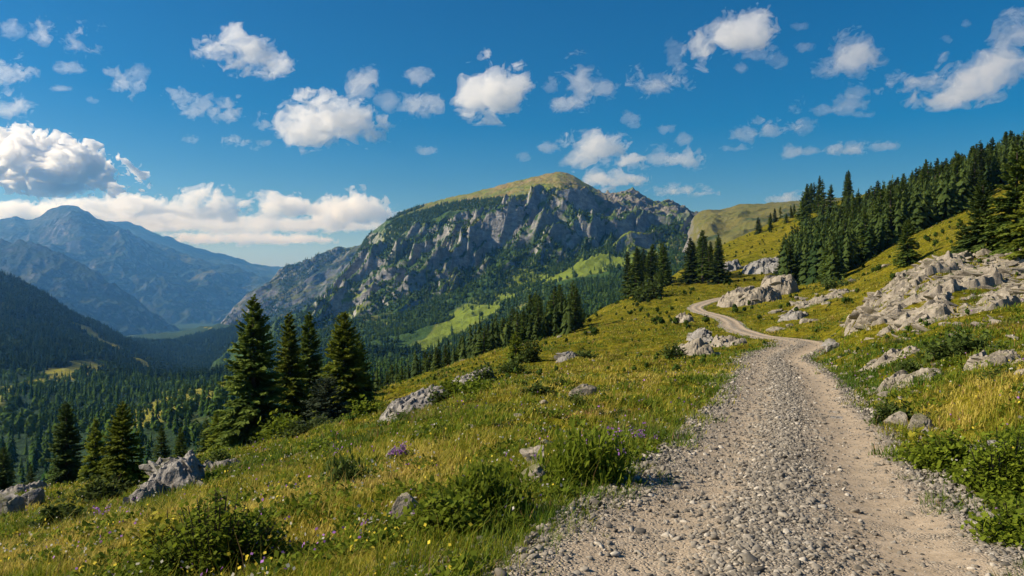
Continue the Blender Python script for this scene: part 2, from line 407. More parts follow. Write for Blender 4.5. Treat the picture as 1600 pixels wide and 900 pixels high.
# outcrops lift the turf under them too
def mound_right(x, y):
    ye = np.maximum(y, 4.5); px = 800 + FPX*x/ye
    a = np.interp(ye, [27, 33, 41, 48, 54, 59, 64, 72], [0, .25, .75, 1.9, 2.75, 2.9, 2.1, 0])
    b = np.interp(px, [1298, 1325, 1365, 1410, 1465, 1530, 1620, 1720, 1850], [0, .2, .58, .9, 1.05, .85, .60, .45, 0])
    c = np.interp(px, [1290, 1420, 1560, 1700], [0, 0, .25, .35]) * np.interp(ye, [20, 26, 34, 42, 50], [0, .6, 1., .6, 0])
    return a*b + c
def ground_raw(x, y):
    x = np.asarray(x, float); y = np.asarray(y, float); sh = x.shape
    z = NEAR.z(x, y) + mound_right(x, y)
    far = sstep(3, 60, y)
    z = z + .9*far*fbm2(x/17, y/17, 3, 3) + .34*(.35+.65*sstep(4,20,y))*fbm2(x/2.6, y/2.6, 5, 3) + .10*sstep(10,25,y)*(1-sstep(120,160,y))*(ridged2((x+.25*y)/1.9, y/9, 6, 3)-.4) + 2.2*sstep(130,260,y)*fbm2(x/40, y/40, 8, 3)
    z = z + .09*fbm2(x/.75, y/.55, 9, 3)
    d, s, rz, hw = road_query(x, y); d = d.reshape(sh); rz = rz.reshape(sh); hw = hw.reshape(sh)
    ad = np.abs(d)
    w = 1 - sstep(hw*.95, hw*.95+1.9, ad)
    z = z*(1-w) + (rz - .05)*w
    return z, d, hw
def ground(x, y): return ground_raw(np.atleast_1d(x), np.atleast_1d(y))[0]
def g1(x, y): return float(ground_raw(np.array([float(x)]), np.array([float(y)]))[0][0])

def build_hillside():
    nx, ny = 820, 640
    u = np.linspace(-1.25, 1.25, nx); yy = np.exp(np.linspace(math.log(3.2), math.log(606), ny)) - 6
    U, Y = np.meshgrid(u, yy); Xc = U*(Y+6)
    z, d, hw = ground_raw(Xc, Y)
    road = 1 - sstep(hw*.75, hw*.75+.9, np.abs(d)+.22*fbm2(Xc/.7, Y/.7, 21, 3))
    o = mesh_np('hillside', np.stack([Xc, Y, z], -1).reshape(-1,3), grid_faces(nx, ny), mat=M_GROUND, smooth=True, attrs={'road': road.ravel()})
    tag(o, 'yellow green grassy mountainside falling to the left beside the track', 'hillside', kind='structure')
def build_road():
    n = 41; s = np.linspace(0, RS[-1], 1500); t = np.linspace(-1, 1, n)
    cx = np.interp(s, RS, ROAD[:,0]); cyy = np.interp(s, RS, ROAD[:,1]); nx_ = np.interp(s, RS, RN[:,0]); ny_ = np.interp(s, RS, RN[:,1])
    hw = np.interp(s, RS, RW) ; z = np.interp(s, RS, RZ)
    el = 1 + .16*fbm2(s/.9, s*0+3, 31, 4); er = 1 + .16*fbm2(s/.9, s*0+9, 33, 4)
    T = t[None,:]*np.where(t[None,:]<0, el[:,None], er[:,None])
    Xr = cx[:,None]+nx_[:,None]*hw[:,None]*T; Yr = cyy[:,None]+ny_[:,None]*hw[:,None]*T
    tt = (T+1)/2
    rut = -.045*np.exp(-((tt-.26)/.11)**2) - .05*np.exp(-((tt-.76)/.12)**2) + .03*np.exp(-((tt-.5)/.12)**2)
    Z = z[:,None] + rut + .012*fbm2(Xr/.25, Yr/.25, 41, 3) + .03*fbm2(Xr/1.4, Yr/1.4, 43, 3) - .06*sstep(.86,1,np.abs(t))[None,:] + .012
    o = mesh_np('gravel_road', np.stack([Xr,Yr,Z],-1).reshape(-1,3), grid_faces(n, len(s)), mat=M_ROAD, smooth=True, attrs={'across': tt.ravel()})
    tag(o, 'winding gravel track with two tan wheel ruts', 'gravel track', kind='structure')
build_hillside(); build_road()

# ------------------------------------------------------------------ valley and mountains
def fan(name, sv, px0, px1, y0, y1, nx, ny, detail, mat, label, cat, glade=None, gul=None):
    px = np.linspace(px0, px1, nx); yy = np.exp(np.linspace(math.log(y0), math.log(y1), ny))
    PX, Y = np.meshgrid(px, yy); Xc = X(PX, Y)
    z = sv.z(Xc, Y) + detail(Xc, Y, PX)
    at = {'glade': glade(Xc, Y, PX).ravel()} if glade else {}
    if name == 'rocky_mountain': at['crag'] = crag(Xc, Y, PX).ravel()
    if gul: at['gully'] = gul(Xc, Y, PX).ravel()
    o = mesh_np(name, np.stack([Xc,Y,z],-1).reshape(-1,3), grid_faces(nx,ny), mat=mat, smooth=True, attrs=at)
    tag(o, label, cat, kind='structure'); return o

def band(px, py, pts, w):
    # soft mask of an open meadow strip on the slope
    xs, ys = zip(*pts); e = .16*(xs[-1]-xs[0]); w = w*sstep(xs[0]-e*.2, xs[0]+e, px)*(1-sstep(xs[-1]-e, xs[-1]+e*.2, px))+.01; return 1-sstep(.55*w, w, np.abs(py-np.interp(px, xs, ys)))
VAL = Survey(
    [-700,-300, 0, 60, 120, 200, 260, 300, 400, 500, 600, 700, 900, 1300],
    {150: [960,950,930,925,920,900,890,880,860,830,800,800,800,800],
     250: [840,800,770,765,760,745,735,730,715,700,690,690,700,720],
     400: [770,730,700,695,688,668,650,642,625,610,610,620,650,680],
     600: [700,665,640,642,640,634,618,606,596,588,590,600,620,640],
     900: [640,605,582,586,592,606,612,608,592,570,565,575,600,620],
     1200:[560,545,538,545,560,582,594,600,582,556,548,560,580,600],
     1600:[470,470,480,500,525,562,588,598,566,540,530,540,560,580],
     2000:[380,400,424,448,485,535,572,588,548,528,520,530,550,560],
     2500:[430,450,470,490,520,548,552,545,522,515,512,515,530,540],
     3200:[480,490,508,520,530,526,520,513,496,490,500,505,510,520],
     4200:[520,520,528,530,532,534,530,526,515,510,510,510,510,510],
     7000:[500,500,505,505,505,505,505,505,505,505,500,500,500,500],
     14000:[468,468,468,468,468,468,468,468,468,468,468,468,468,468],
     26000:[456]*14})
def val_detail(x, y, px):
    a = sstep(300, 900, y)
    z = 14*a*fbm2(x/170, y/170, 61, 4) + 26*sstep(1000,2000,y)*(ridged2((x+.5*y)/330, (y-.3*x)/800, 63, 4)-.45) + 4*fbm2(x/45, y/45, 65, 3)
    return z*(1-sstep(5000,9000,y)*.6)
MASSIF = Survey(
    [300, 380, 450, 510, 560, 620, 700, 800, 875, 950, 1050, 1150, 1250],
    {600: [810,738,700,690,680,665,650,620,590,570,550,530,510],
     900: [725,653,615,602,592,580,560,528,500,480,462,452,445],
     1200:[680,608,570,555,543,531,514,482,452,436,425,420,412],
     1500:[650,578,540,517,506,490,470,436,412,404,398,395,392],
     1750:[645,573,535,500,470,440,424,392,374,370,370,376,382],
     2000:[655,583,545,490,430,385,358,334,322,324,346,362,372],
     2300:[670,598,560,497,408,347,322,302,287,301,328,346,356],
     2600:[700,628,590,512,440,341,308,282,268,295,318,336,346],
     3000:[750,678,640,570,500,425,385,350,340,352,372,384,392]}, blur_c=.7, blur_r=1.4, dc=8., nr=220, crest={
     2600: [(300,700),(380,638),(450,600),(508,515),(518,455),(540,420),(555,398),(575,366),(600,345),(640,324),(690,310),(740,299),(800,283),(848,271),(872,266),(886,268),(905,277),(922,290),(940,300),(952,304),(968,300),(988,294),(1002,302),(1020,314),(1034,313),(1048,309),(1062,317),(1080,330),(1110,336),(1150,340),(1250,350)],
     2300: [(300,680),(380,608),(450,570),(505,500),(522,470),(560,412),(600,362),(620,348),(700,324),(800,304),(848,291),(875,286),(905,300),(940,318),(988,318),(1020,334),(1050,332),(1080,346),(1150,352),(1250,360)]})
def massif_detail(x, y, px):
    cl = sstep(1350, 1750, y)*(1-sstep(1960, 2240, y))           # the cliff belt
    up = sstep(2020, 2330, y); cl = cl*(1-.5*sstep(985, 1060, px))
    wx = x + 40*fbm2(x/140, y/140, 70, 3); wy = y + 40*fbm2(x/140, y/140, 72, 3)
    a = wx - .75*wy
    rib = ridged2(a/230, (wy+.2*wx)/760, 71, 4, .5)-.42
    massif_detail.rib = rib
    rib2 = ridged2((wx-.5*wy)/70, wy/240, 73, 4, .55)-.42
    rib3 = ridged2((wx-.35*wy)/26, wy/80, 74, 3, .55)-.42
    ci, cj, f1, f2, ox, oy = voronoi2((wx-.6*wy)/52, wy/95, 75)
    z0 = np.zeros_like(ci)
    blk = ((_hf(ci,cj,z0,76)-.5)*20 + ox*(_hf(ci,cj,z0,77)-.5)*44 + oy*26)*sstep(0,.12,f2-f1)
    bench = 9*np.sin((y+.35*x+40*fbm2(x/150,y/150,69,3))/21)
    z = (8+120*cl)*rib + (5+40*cl)*rib2 + (1+13*cl)*rib3 + cl*(blk*.7+bench*.6) + 8*fbm2(x/30, y/30, 78, 4)*(.3+.7*cl) + 30*(1-cl)*(1-up)*fbm2(x/210, y/210, 79, 4)
    right = sstep(905, 960, px)
    return z*(1-.72*up*(1-.15*right)) + 7*fbm2(x/26, y/40, 67, 4)*up + up*right*(17*(ridged2((x-.4*y)/58, y/120, 68, 4, .55)-.45) + 9*(ridged2((x-.3*y)/20, y/50, 64, 3)-.45))
FARM = Survey(
    [-500,-200, 0, 25, 45, 75, 105, 125, 150, 180, 230, 300, 370, 440, 520, 600],
    {5500: [560,560,560,560,560,558,556,555,550,545,540,535,530,520,520,520],
     6300: [500,495,490,490,488,486,486,485,490,505,522,525,520,512,512,512],
     7200: [440,435,420,418,415,412,408,408,410,425,440,470,490,498,505,510],
     8200: [370,360,362,358,360,350,342,344,352,366,385,415,445,470,495,505],
     8800: [350,340,346,338,345,329,321,325,342,358,372,395,418,440,480,500],
     9600: [370,365,365,362,365,352,350,352,362,376,390,410,430,448,480,500]}, blur_c=.6, blur_r=1.2, dc=7., crest={8800: [(-500,352),(-200,346),(-60,352),(0,346),(25,337),(45,345),(62,336),(75,327),(90,323),(105,318),(114,320),(125,324),(140,335),(152,345),(166,352),(180,360),(205,366),(230,378),(262,386),(300,400),(340,413),(370,420),(410,433),(440,441),(520,480),(600,500)]})
def far_detail(x, y, px):
    wx = x + 160*fbm2(x/600, y/600, 80, 3)
    k = sstep(6000, 7200, y)
    return (230*(ridged2((wx+.30*y)/1000, (y-.2*x)/2600, 81, 5, .55)-.45) + 120*(ridged2((wx-.55*y)/380, y/900, 83, 4, .55)-.42))*(.25+.75*k)*(1-.72*sstep(8000,8700,y)) + 26*(ridged2(x/240, y/420, 85, 4)-.42) + 16*fbm2(x/110, y/110, 84, 3)
SPUR = Survey(
    [-600, -200, 0, 30, 60, 100, 140, 190, 240, 300, 360],
    {4300: [520,520,520,522,525,530,535,540,545,550,560],
     4900: [420,430,440,446,452,465,485,505,525,545,560],
     5400: [385,380,374,377,384,397,418,452,492,530,560],
     6000: [430,430,430,430,440,450,470,500,520,545,560]}, blur_c=.6, blur_r=1.2, dc=8.)
def spur_detail(x, y, px): return 95*(ridged2((x-.5*y)/420, y/1000, 181, 5, .55)-.45)*(1-.6*sstep(5000,5400,y)) + 34*(ridged2((x+.4*y)/130, y/300, 183, 4)-.42) + 8*fbm2(x/60, y/60, 184, 3)
FARR = Survey(
    [-500, 0, 100, 150, 185, 215, 250, 300, 350, 400, 460, 560],
    {9500: [480]*12, 10600:[400,400,395,375,368,366,385,402,415,425,440,460], 11400:[380,380,370,350,347,351,368,386,399,412,428,450], 12600:[420]*12}, blur_c=.5, blur_r=1.5, dc=8.)
MIDM = Survey(
    [250, 330, 380, 440, 470, 490, 530, 555, 590, 660, 760],
    {2900: [640,590,550,540,538,535,530,528,525,520,520],
     3400: [640,545,510,492,490,488,485,480,478,475,475],
     3900: [640,530,478,446,438,432,420,412,405,400,400],
     4300: [640,535,472,430,416,407,395,387,378,372,372],
     5000: [640,560,510,480,460,450,430,420,410,400,400]}, blur_c=1.0, blur_r=1.5)
def mid_detail(x, y, px):
    return 75*(ridged2((x-.7*y)/330, y/900, 86, 5, .5)-.45) + 34*(ridged2((x-.5*y)/110, y/300, 87, 4)-.42) + 8*fbm2(x/50, y/50, 88, 3)
RIDGE = Survey(
    [900, 1000, 1030, 1060, 1078, 1100, 1150, 1200, 1260, 1350, 1500],
    {900: [640,560,530,490,450,440,436,430,420,420,420],
     1200:[640,540,500,450,408,396,390,384,380,380,380],
     1500:[640,540,480,420,372,356,346,338,330,328,328],
     1800:[640,540,470,395,340,330,323,317,314,314,314],
     2100:[640,540,480,410,360,350,342,336,330,330,330]}, blur_c=.8, blur_r=2.0, dc=8.)
DIST = Survey([200, 400, 425, 450, 480, 600, 700], {15000: [450]*7, 17500: [425,413,416,417,421,424,428], 20000: [445]*7}, blur_c=.6, blur_r=1.5)

ROCKC = ((.08,.082,.086), (.235,.232,.228), (.50,.48,.45))
M_VAL = mat_mountain('valley_woods', 90, ROCKC, (.13,.14,.028), (.014,.030,.010), (.30,.45), .95)
M_MASSIF = mat_mountain('limestone_mountain', 70, ROCKC, (.11,.15,.020), (.028,.056,.012), (.55,.74), .70, (.22,.165,.06), (190, 250), (.125,.165,.018))
M_FAR = mat_mountain('far_mountain', 300, ((.015,.02,.03), (.045,.048,.06), (.34,.33,.31)), (.05,.06,.025), (.010,.020,.015), (.60,.86), .75)  # dark bluish rock colours carry the shade of the far slopes
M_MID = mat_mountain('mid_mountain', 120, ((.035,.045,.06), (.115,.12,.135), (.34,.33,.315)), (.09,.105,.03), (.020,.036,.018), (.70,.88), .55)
M_RIDGE = mat_mountain('grassy_ridge', 70, ((.07,.07,.07), (.17,.165,.155), (.30,.285,.26)), (.11,.115,.028), (.03,.045,.015), (.48,.68), .35)

def val_glade(x, y, px):
    py = VAL.py(px, y)+3.5*fbm2(x/40, y/60, 401, 3)*np.clip(900/y, .5, 3); j = .7+.5*fbm2(x/70, y/120, 402, 3)
    return np.clip(band(px, py, [(-120,648),(0,620),(60,602),(110,584),(190,566)], 24*j)*(y < 1300)+band(px, py, [(190,660),(260,630),(380,592)], 30*j)*(y < 800)
                   +band(px, py, [(100,495),(180,546),(240,584)], 9*j)*(y > 1400)*(y < 2300)+band(px, py, [(186,524),(228,517),(268,514)], 5)*(y > 2900)*(y < 6000), 0, 1)
def gully(x, y, px):
    massif_detail(x, y, px); g = 1-sstep(-.16, .0, massif_detail.rib+.10*fbm2(x/40, y/60, 66, 3))
    return np.maximum(g*sstep(1300,1450,y)*(1-sstep(2180,2330,y))*(1-.8*sstep(900,960,px)*sstep(1700,1850,y)), 1-sstep(470,505,px))
def mass_glade(x, y, px):
    py = MASSIF.py(px, y)+7*fbm2(x/90, y/120, 403, 3); j = .7+.6*fbm2(x/120, y/160, 404, 3)
    return np.clip(band(px, py, [(690,506),(760,476),(850,430),(900,415),(960,404),(1040,402)], 26*j)*(y < 1800)+band(px, py, [(525,506),(560,492),(590,478)], 12*j)*(y < 1800)
                   +band(px, py, [(640,560),(700,520),(760,492),(800,470)], 14*j)*(y < 1500), 0, 1)
fan('valley', VAL, -700, 1300, 150, 26000, 520, 420, val_detail, M_VAL, 'wooded valley and forested hills below the meadow', 'valley', val_glade)
def crag(x, y, px): return sstep(915, 960, px+25*fbm2(x/60, y/90, 62, 3))*sstep(1750, 1950, y)
fan('rocky_mountain', MASSIF, 300, 1250, 600, 3000, 820, 620, massif_detail, M_MASSIF, 'grey limestone massif with grassy summit and steep ribbed cliffs', 'mountain', mass_glade, gully)
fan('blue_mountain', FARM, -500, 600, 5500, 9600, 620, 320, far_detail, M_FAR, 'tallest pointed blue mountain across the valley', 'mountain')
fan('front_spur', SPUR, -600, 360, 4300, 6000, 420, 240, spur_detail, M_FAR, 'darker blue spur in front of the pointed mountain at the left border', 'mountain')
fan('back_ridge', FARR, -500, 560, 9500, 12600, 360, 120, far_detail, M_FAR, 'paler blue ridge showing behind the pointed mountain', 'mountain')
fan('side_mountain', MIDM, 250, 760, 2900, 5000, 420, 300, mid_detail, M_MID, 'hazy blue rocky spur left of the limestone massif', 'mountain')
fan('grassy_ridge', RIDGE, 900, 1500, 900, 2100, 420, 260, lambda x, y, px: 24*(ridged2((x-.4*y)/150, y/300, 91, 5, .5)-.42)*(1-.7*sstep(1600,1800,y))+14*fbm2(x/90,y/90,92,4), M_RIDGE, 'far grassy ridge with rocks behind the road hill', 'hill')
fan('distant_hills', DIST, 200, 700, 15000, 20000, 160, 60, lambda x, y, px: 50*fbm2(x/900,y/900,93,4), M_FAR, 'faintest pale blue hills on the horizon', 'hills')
print('terrain', time.time()-T0)
# ------------------------------------------------------------------ the air
def build_haze():
    x, y0, y1, z0, z1 = 33000, -400, 26500, -900, 1010
    v = [(a,b,c) for c in (z0,z1) for b in (y0,y1) for a in (-x,x)]
    f = [(0,2,3,1),(4,5,7,6),(0,1,5,4),(2,6,7,3),(0,4,6,2),(1,3,7,5)]
    s = N('haze_air'); p = s.n('ShaderNodeVolumePrincipled')
    p.inputs['Color'].default_value = (.14,.43,.95,1); p.inputs['Density'].default_value = 7.2e-5; p.inputs['Anisotropy'].default_value = .42
    p.inputs['Absorption Color'].default_value = (1,1,1,1)
    s.l(p.outputs[0], s.out.inputs['Volume'])
    s.m.cycles.homogeneous_volume = True
    o = mesh_np('haze', v, f, mat=s.m)
    tag(o, kind='stuff'); o.display_type = 'WIRE'
build_haze()
# ------------------------------------------------------------------ rocks
def ico(sub):
    import bmesh
    bm = bmesh.new(); bmesh.ops.create_icosphere(bm, subdivisions=sub, radius=1)
    v = np.array([p.co[:] for p in bm.verts]); f = np.array([[q.index for q in p.verts] for p in bm.faces]); bm.free()
    return v, f
ICO = {k: ico(k) for k in (1, 2, 3, 4, 5)}
def rock_shape(seed, sub=4, cuts=9, rough=.10, flat=.8, dd=(.50,.82)):
    """a weathered block: a ball cut by random planes, then pitted"""
    r = np.random.default_rng(seed); v, f = ICO[sub]; v = v.copy()
    v = v*(1+.18*fbm3(v[:,0]*1.3+seed, v[:,1]*1.3, v[:,2]*1.3, seed, 2))[:,None]
    for _ in range(cuts):
        n = r.normal(size=3); n /= np.linalg.norm(n); d = r.uniform(*dd)
        k = v@n - d; v = v - np.maximum(k,0)[:,None]*n*(.93 if dd[0] > .4 else .985)
    if sub > 2:
        n = v/np.linalg.norm(v,axis=1)[:,None]
        v = v + n*(rough*fbm3(v[:,0]*3.1+seed, v[:,1]*3.1, v[:,2]*3.1, seed+5, 4))[:,None]
        cr = np.abs(noise3(v[:,0]*1.7+seed*3, v[:,1]*1.7, v[:,2]*1.2, seed+9))
        v = v - n*(.10*np.exp(-(cr/.05)**2))[:,None]
    v[:,2] *= flat
    return v, f
ROCKMESH = []
for i in range(7):
    v, f = rock_shape(100+i, 4 if i < 5 else 3, 8+i, .12, .62+.06*(i%3))
    ROCKMESH.append(mesh_np('boulder', v, tris=f, mat=M_ROCK if i % 2 else M_PALE, link=False))
ROCKMESH_P = [mesh_np('pale_stone', *(lambda a: (a[0], None, a[1]))(rock_shape(140+i, 4, 8+i, .10, .85)), mat=M_PALE, link=False) for i in range(4)]
for m in ROCKMESH + ROCKMESH_P:
    m.polygons.foreach_set('use_smooth', np.ones(len(m.polygons), bool)); m.set_sharp_from_angle(angle=R(32))
def rock(px, py, y, wpx, hpx, name, label, cat, group=None, mesh=None, rz=None, sink=.3, i=[0]):
    """a boulder standing on the slope at bearing px, distance y"""
    i[0] += 1
    x = X(px, y); z = g1(x, y)
    me = mesh if mesh is not None else ROCKMESH[i[0] % len(ROCKMESH)]
    o = link_mesh(name, me); w = wpx/FPX*y/2; h = hpx/FPX*y/(1.25*(1-sink*.5))
    o.location = (x, y, z + h*(.62-sink)); o.scale = (w*1.08, w*random.uniform(.8,1.1), h)
    o.rotation_euler = (random.uniform(-.2,.2), random.uniform(-.25,.25), rz if rz is not None else random.uniform(0,6.28))
    tag(o, label, cat, group); return o

def outcrop(name, cx, cy, rx, ry, h, label, rot=0., cell=1.2, seed=1, mat=None, dip=(.5,-.35), res=.10, hmap=None, thr=.0, strike=2.0, lift=1.0, blocks=0, bsize=(.2,1.), bed=2.5, bmask=None):
    """bedrock breaking through the turf: tilted, cracked blocks on an elliptical mound, lower parts buried"""
    n_x = int(min(520, 2*rx/res)); n_y = int(min(520, 2*ry/res))
    a = np.linspace(-1.05,1.05,n_x); b = np.linspace(-1.05,1.05,n_y); A, B = np.meshgrid(a, b)
    lx = A*rx; ly = B*ry; c, s = math.cos(rot), math.sin(rot)
    Xw = cx+lx*c-ly*s; Yw = cy+lx*s+ly*c
    gz = ground(Xw, Yw)
    wx = lx+.35*cell*fbm2(lx/cell, ly/cell, seed, 3); wy = ly+.35*cell*fbm2(lx/cell, ly/cell, seed+1, 3)
    rr = np.sqrt(A*A+B*B) + .28*fbm2(lx/(.5*rx+.3), ly/(.5*ry+.3), seed+2, 4)
    m = 1-sstep(.45, 1.0, rr)
    z0 = None; tot = 0
    for k, (cs, am) in enumerate(((cell*1.7, .42), (cell*.7, .46), (cell*.3, .34))):
        th = .55+.3*k
        ux = (wx*math.cos(th)-wy*math.sin(th))/(cs*strike); uy = (wx*math.sin(th)+wy*math.cos(th))/cs
        ci, cj, f1, f2, ox, oy = voronoi2(ux, uy, seed+10*k)
        zz = np.zeros_like(ci)
        q = (_hf(ci,cj,zz,seed+3)-.5)*am*cs*.7
        q = q + (ox*strike*(dip[0]+.5*(_hf(ci,cj,zz,seed+4)-.5)) + oy*(dip[1]+.7*(_hf(ci,cj,zz,seed+5)-.5)))*cs*am
        q = (q+.16*cs*am)*sstep(0,.16,f2-f1) - .10*cs*am*np.exp(-((f2-f1)/.05)**2)
        tot = tot + q
    hh = hmap(Xw, Yw) if hmap is not None else h*m
    z = gz + hh*lift + tot*np.minimum(1, .25+m)*.9 + .05*cell*fbm2(lx/(.22*cell), ly/(.22*cell), seed+7, 4) - (1-sstep(.0,.35,m))*(.35*cell+.3*h) - thr - ((1-sstep(.12,.55,bmask(Xw,Yw)))*1.6 if bmask else 0)
    V = np.stack([Xw,Yw,z],-1).reshape(-1,3); F = grid_faces(n_x, n_y)
    keep = (z.ravel() > gz.ravel()-.25-.1*cell)[F].any(1); F = F[keep]
    used = np.unique(F); remap = np.full(len(V), -1); remap[used] = np.arange(len(used))
    VV = [V[used]]; QQ = remap[F]; TT = []; base = len(used); r = np.random.default_rng(seed+99)
    if blocks:
        # loose and half-buried slabs lying with the dip of the beds
        n = blocks; ii = r.random(n); A2 = r.uniform(-1,1,n*6); B2 = r.uniform(-1,1,n*6)
        lx2, ly2 = A2*rx, B2*ry; X2 = cx+lx2*c-ly2*s; Y2 = cy+lx2*s+ly2*c
        hq = (np.minimum(1, (bmask(X2, Y2)-.22)/1.2) if bmask else 1-sstep(.35, .95, np.hypot(A2,B2)+.25*fbm2(lx2/(.5*rx+.3), ly2/(.5*ry+.3), seed+2, 4)))
        k = np.nonzero((hq > .04) & (r.random(n*6) < .25+hq))[0][:n]; X2, Y2, hq = X2[k], Y2[k], hq[k]; m2 = len(k)
        g2 = ground(X2, Y2); Z2 = g2+(0 if bmask else h*hq*lift*.8)
        sz = bsize[0]*(bsize[1]/bsize[0])**(r.random(m2)**1.9)
        protos = [rock_shape(seed*3+q, 3, 13, .025, 1., (.36,.68))[0] for q in range(7)]; f0 = ICO[3][1]
        kk = r.integers(0,7,m2); az = bed+r.normal(size=m2)*.26; di = np.clip(.66+r.normal(size=m2)*.2, -.1, 1.3)
        for q in range(m2):
            v = protos[kk[q]]*np.array([1.4, .60*r.uniform(.7,1.2), .36*r.uniform(.6,1.2)])*sz[q]
            ca, sa, cd, sd = math.cos(az[q]), math.sin(az[q]), math.cos(di[q]), math.sin(di[q])
            xx = v[:,0]; yy_ = v[:,1]*cd-v[:,2]*sd; zz_ = v[:,1]*sd+v[:,2]*cd
            pl = r.normal()*.15; zz_ = zz_+xx*pl
            VV.append(np.stack([xx*ca-yy_*sa+X2[q], xx*sa+yy_*ca+Y2[q], zz_+Z2[q]+sz[q]*r.uniform(-.06,.22)],1)); TT.append(f0+base); base += len(v)
    o = mesh_np(name, np.concatenate(VV), QQ, np.concatenate(TT) if TT else None, mat=mat or M_ROCK, smooth=True)
    o.data.set_sharp_from_angle(angle=R(34))
    tag(o, label, 'rock outcrop'); return o

# the big shattered outcrop right of the track
outcrop('rock_outcrop', 29.0, 47, 15.5, 22, 0, 'large pale fractured limestone outcrop rising to the right of the track', 0, .8, 11, M_PALE, (.5,-.45), .085,
        hmap=lambda x, y: .05+.10*np.minimum(1, mound_right(x, y)), thr=.20, strike=1.7, blocks=1500, bsize=(.11,.85), bed=2.45, bmask=mound_right)
# the others : px, Y, half width px, half depth m, height m
def oc(px, y, wpx, dep, h, label, seed, cell=.8, mat=None, rot=0., strike=1.8, res=.07, thr=0., nb=40):
    x = X(px, y); rx = wpx/FPX*y/2
    return outcrop('rock_outcrop', x, y, rx*1.25, dep*1.25, h*.62, label, rot, cell*.7, seed, mat, res=max(res, rx/170), strike=strike, thr=thr, blocks=nb, bsize=(.12*h+.04, .42*h+.12), bed=2.4+.5*math.sin(seed))
oc(1172, 130, 86, 4.6, 3.2, 'tall grey rock knob beside the far bend of the track', 21, 1.7, M_PALE, .2, nb=80)
oc(1215, 141, 56, 4, 4.2, 'pale rock blocks directly below the forest edge, behind the tall rock knob', 22, 2.0, M_PALE)
oc(1205, 215, 84, 10, 3.6, 'dark craggy rocks on the slope left of the dense forest', 23, 3.2, M_DARKROCK)
oc(1128, 236, 60, 8, 3.0, 'small craggy rocks above the tree clump on the bright ridge', 24, 2.2, M_DARKROCK)
oc(645, 25.5, 110, 1.1, .8, 'grey rock ledge in the meadow just right of the tall spruces', 25, .42, M_ROCK, .35, 1.8, .02)
oc(738, 36, 70, 1.0, .75, 'low shrub-covered grey rocks up the slope from the spruce ledge', 26, .4, M_ROCK, .2, 1.6, .03)
oc(890, 51, 40, .8, .85, 'small dark grey rock alone in the middle of the meadow', 27, .45, M_ROCK, 0, 1.5, .03)
oc(1082, 46, 40, 1.3, 1.1, 'leaning pale rock slab left of the track in the meadow', 28, .7, M_PALE, .6, 1.6, .03)
oc(1094, 66, 30, 1.6, 1.3, 'dark split rock on the verge between the two road bends', 29, .8, M_ROCK, .4, 1.6, .04)
oc(1138, 60, 52, 1.6, .75, 'cluster of broken pale rocks inside the near road bend', 30, .7, M_PALE, .1, 1.6, .04)
oc(1068, 108, 26, 2, 1.4, 'pale rock on the meadow crest below the far road bend', 31, 1.0, M_PALE, .2)
oc(1238, 86, 34, 1.6, .8, 'grey rock heap on the turf just beyond the near road bend', 32, .9, M_ROCK, .2)
oc(1285, 100, 90, 2.4, .7, 'broken line of pale rocks in the turf below the forest', 33, 1.0, M_PALE, .12, 2.2, .06)
oc(1420, 19, 80, .9, .28, 'flat pale rocks in the grass below the large outcrop', 34, .3, M_PALE, .2, 1.8, .02)
oc(1555, 17.5, 80, .5, .22, 'thin pale ledge in the grass at the right border', 35, .28, M_PALE, .1, 2.0, .02)
oc(1395, 27, 80, 1.2, .22, 'low pale rubble band at the foot of the large outcrop', 36, .45, M_PALE, .15, 1.6, .03)
oc(930, 300, 40, 8, 3, 'faint grey rocks on the shaded knoll', 37, 2.2, M_DARKROCK)
oc(40, 40, 90, 1.2, .9, 'low grey rocks under the dark spruce at the left border', 38, .5, M_ROCK, .1, 1.7, .04)

# single boulders
oc(272, 15.0, 92, .8, .86, 'big cracked grey rock on the left slope behind the leafy bush', 41, .6, M_ROCK, .5, 1.4, .02, nb=34)
oc(226, 14.0, 44, .5, .36, 'low grey rock at the downhill foot of the big cracked rock', 42, .4, M_ROCK, .2, 1.4, .02, nb=18)
oc(345, 18.5, 66, .5, .26, 'flat lilac-grey rocks trailing uphill from the big cracked rock', 43, .35, M_ROCK, .2, 1.8, .02, nb=22)
rock(8, 0, 17, 60, 50, 'boulder', 'dark grey boulder cut by the left border', 'boulder', mesh=ROCKMESH[1], rz=3)
rock(46, 0, 18.5, 50, 34, 'boulder', 'shaded grey boulder beside the one cut by the left border', 'boulder', mesh=ROCKMESH[3], rz=1)
rock(633, 0, 6.5, 54, 46, 'boulder', 'rounded pale grey stone in the foreground grass', 'stone', mesh=ROCKMESH[2], rz=.6, sink=.02)
rock(663, 0, 6.2, 13, 18, 'boulder', 'tiny grey stone right below the rounded pale grey stone', 'stone', mesh=ROCKMESH[0])
rock(836, 0, 8.6, 46, 32, 'pale_stone', 'pale stone in the grass left of the track, upper of a pair', 'stone', mesh=ROCKMESH_P[0], rz=.3, sink=.1)
rock(838, 0, 7.6, 48, 32, 'pale_stone', 'pale flat stone in the grass left of the track, lower of a pair', 'stone', mesh=ROCKMESH_P[1], rz=2.3, sink=.1)
rock(885, 0, 9.2, 30, 20, 'pale_stone', 'brownish stone half hidden in grass near the purple flowers', 'stone', mesh=ROCKMESH[3])
rock(913, 0, 18, 46, 26, 'pale_stone', 'wide white stone in the meadow above the purple flowers', 'stone', mesh=ROCKMESH_P[2], rz=.2, sink=.05)
rock(618, 0, 11.2, 34, 24, 'boulder', 'lilac-tinted flat stone left of the meadow centre', 'stone', mesh=ROCKMESH[4], rz=.8, sink=.1)
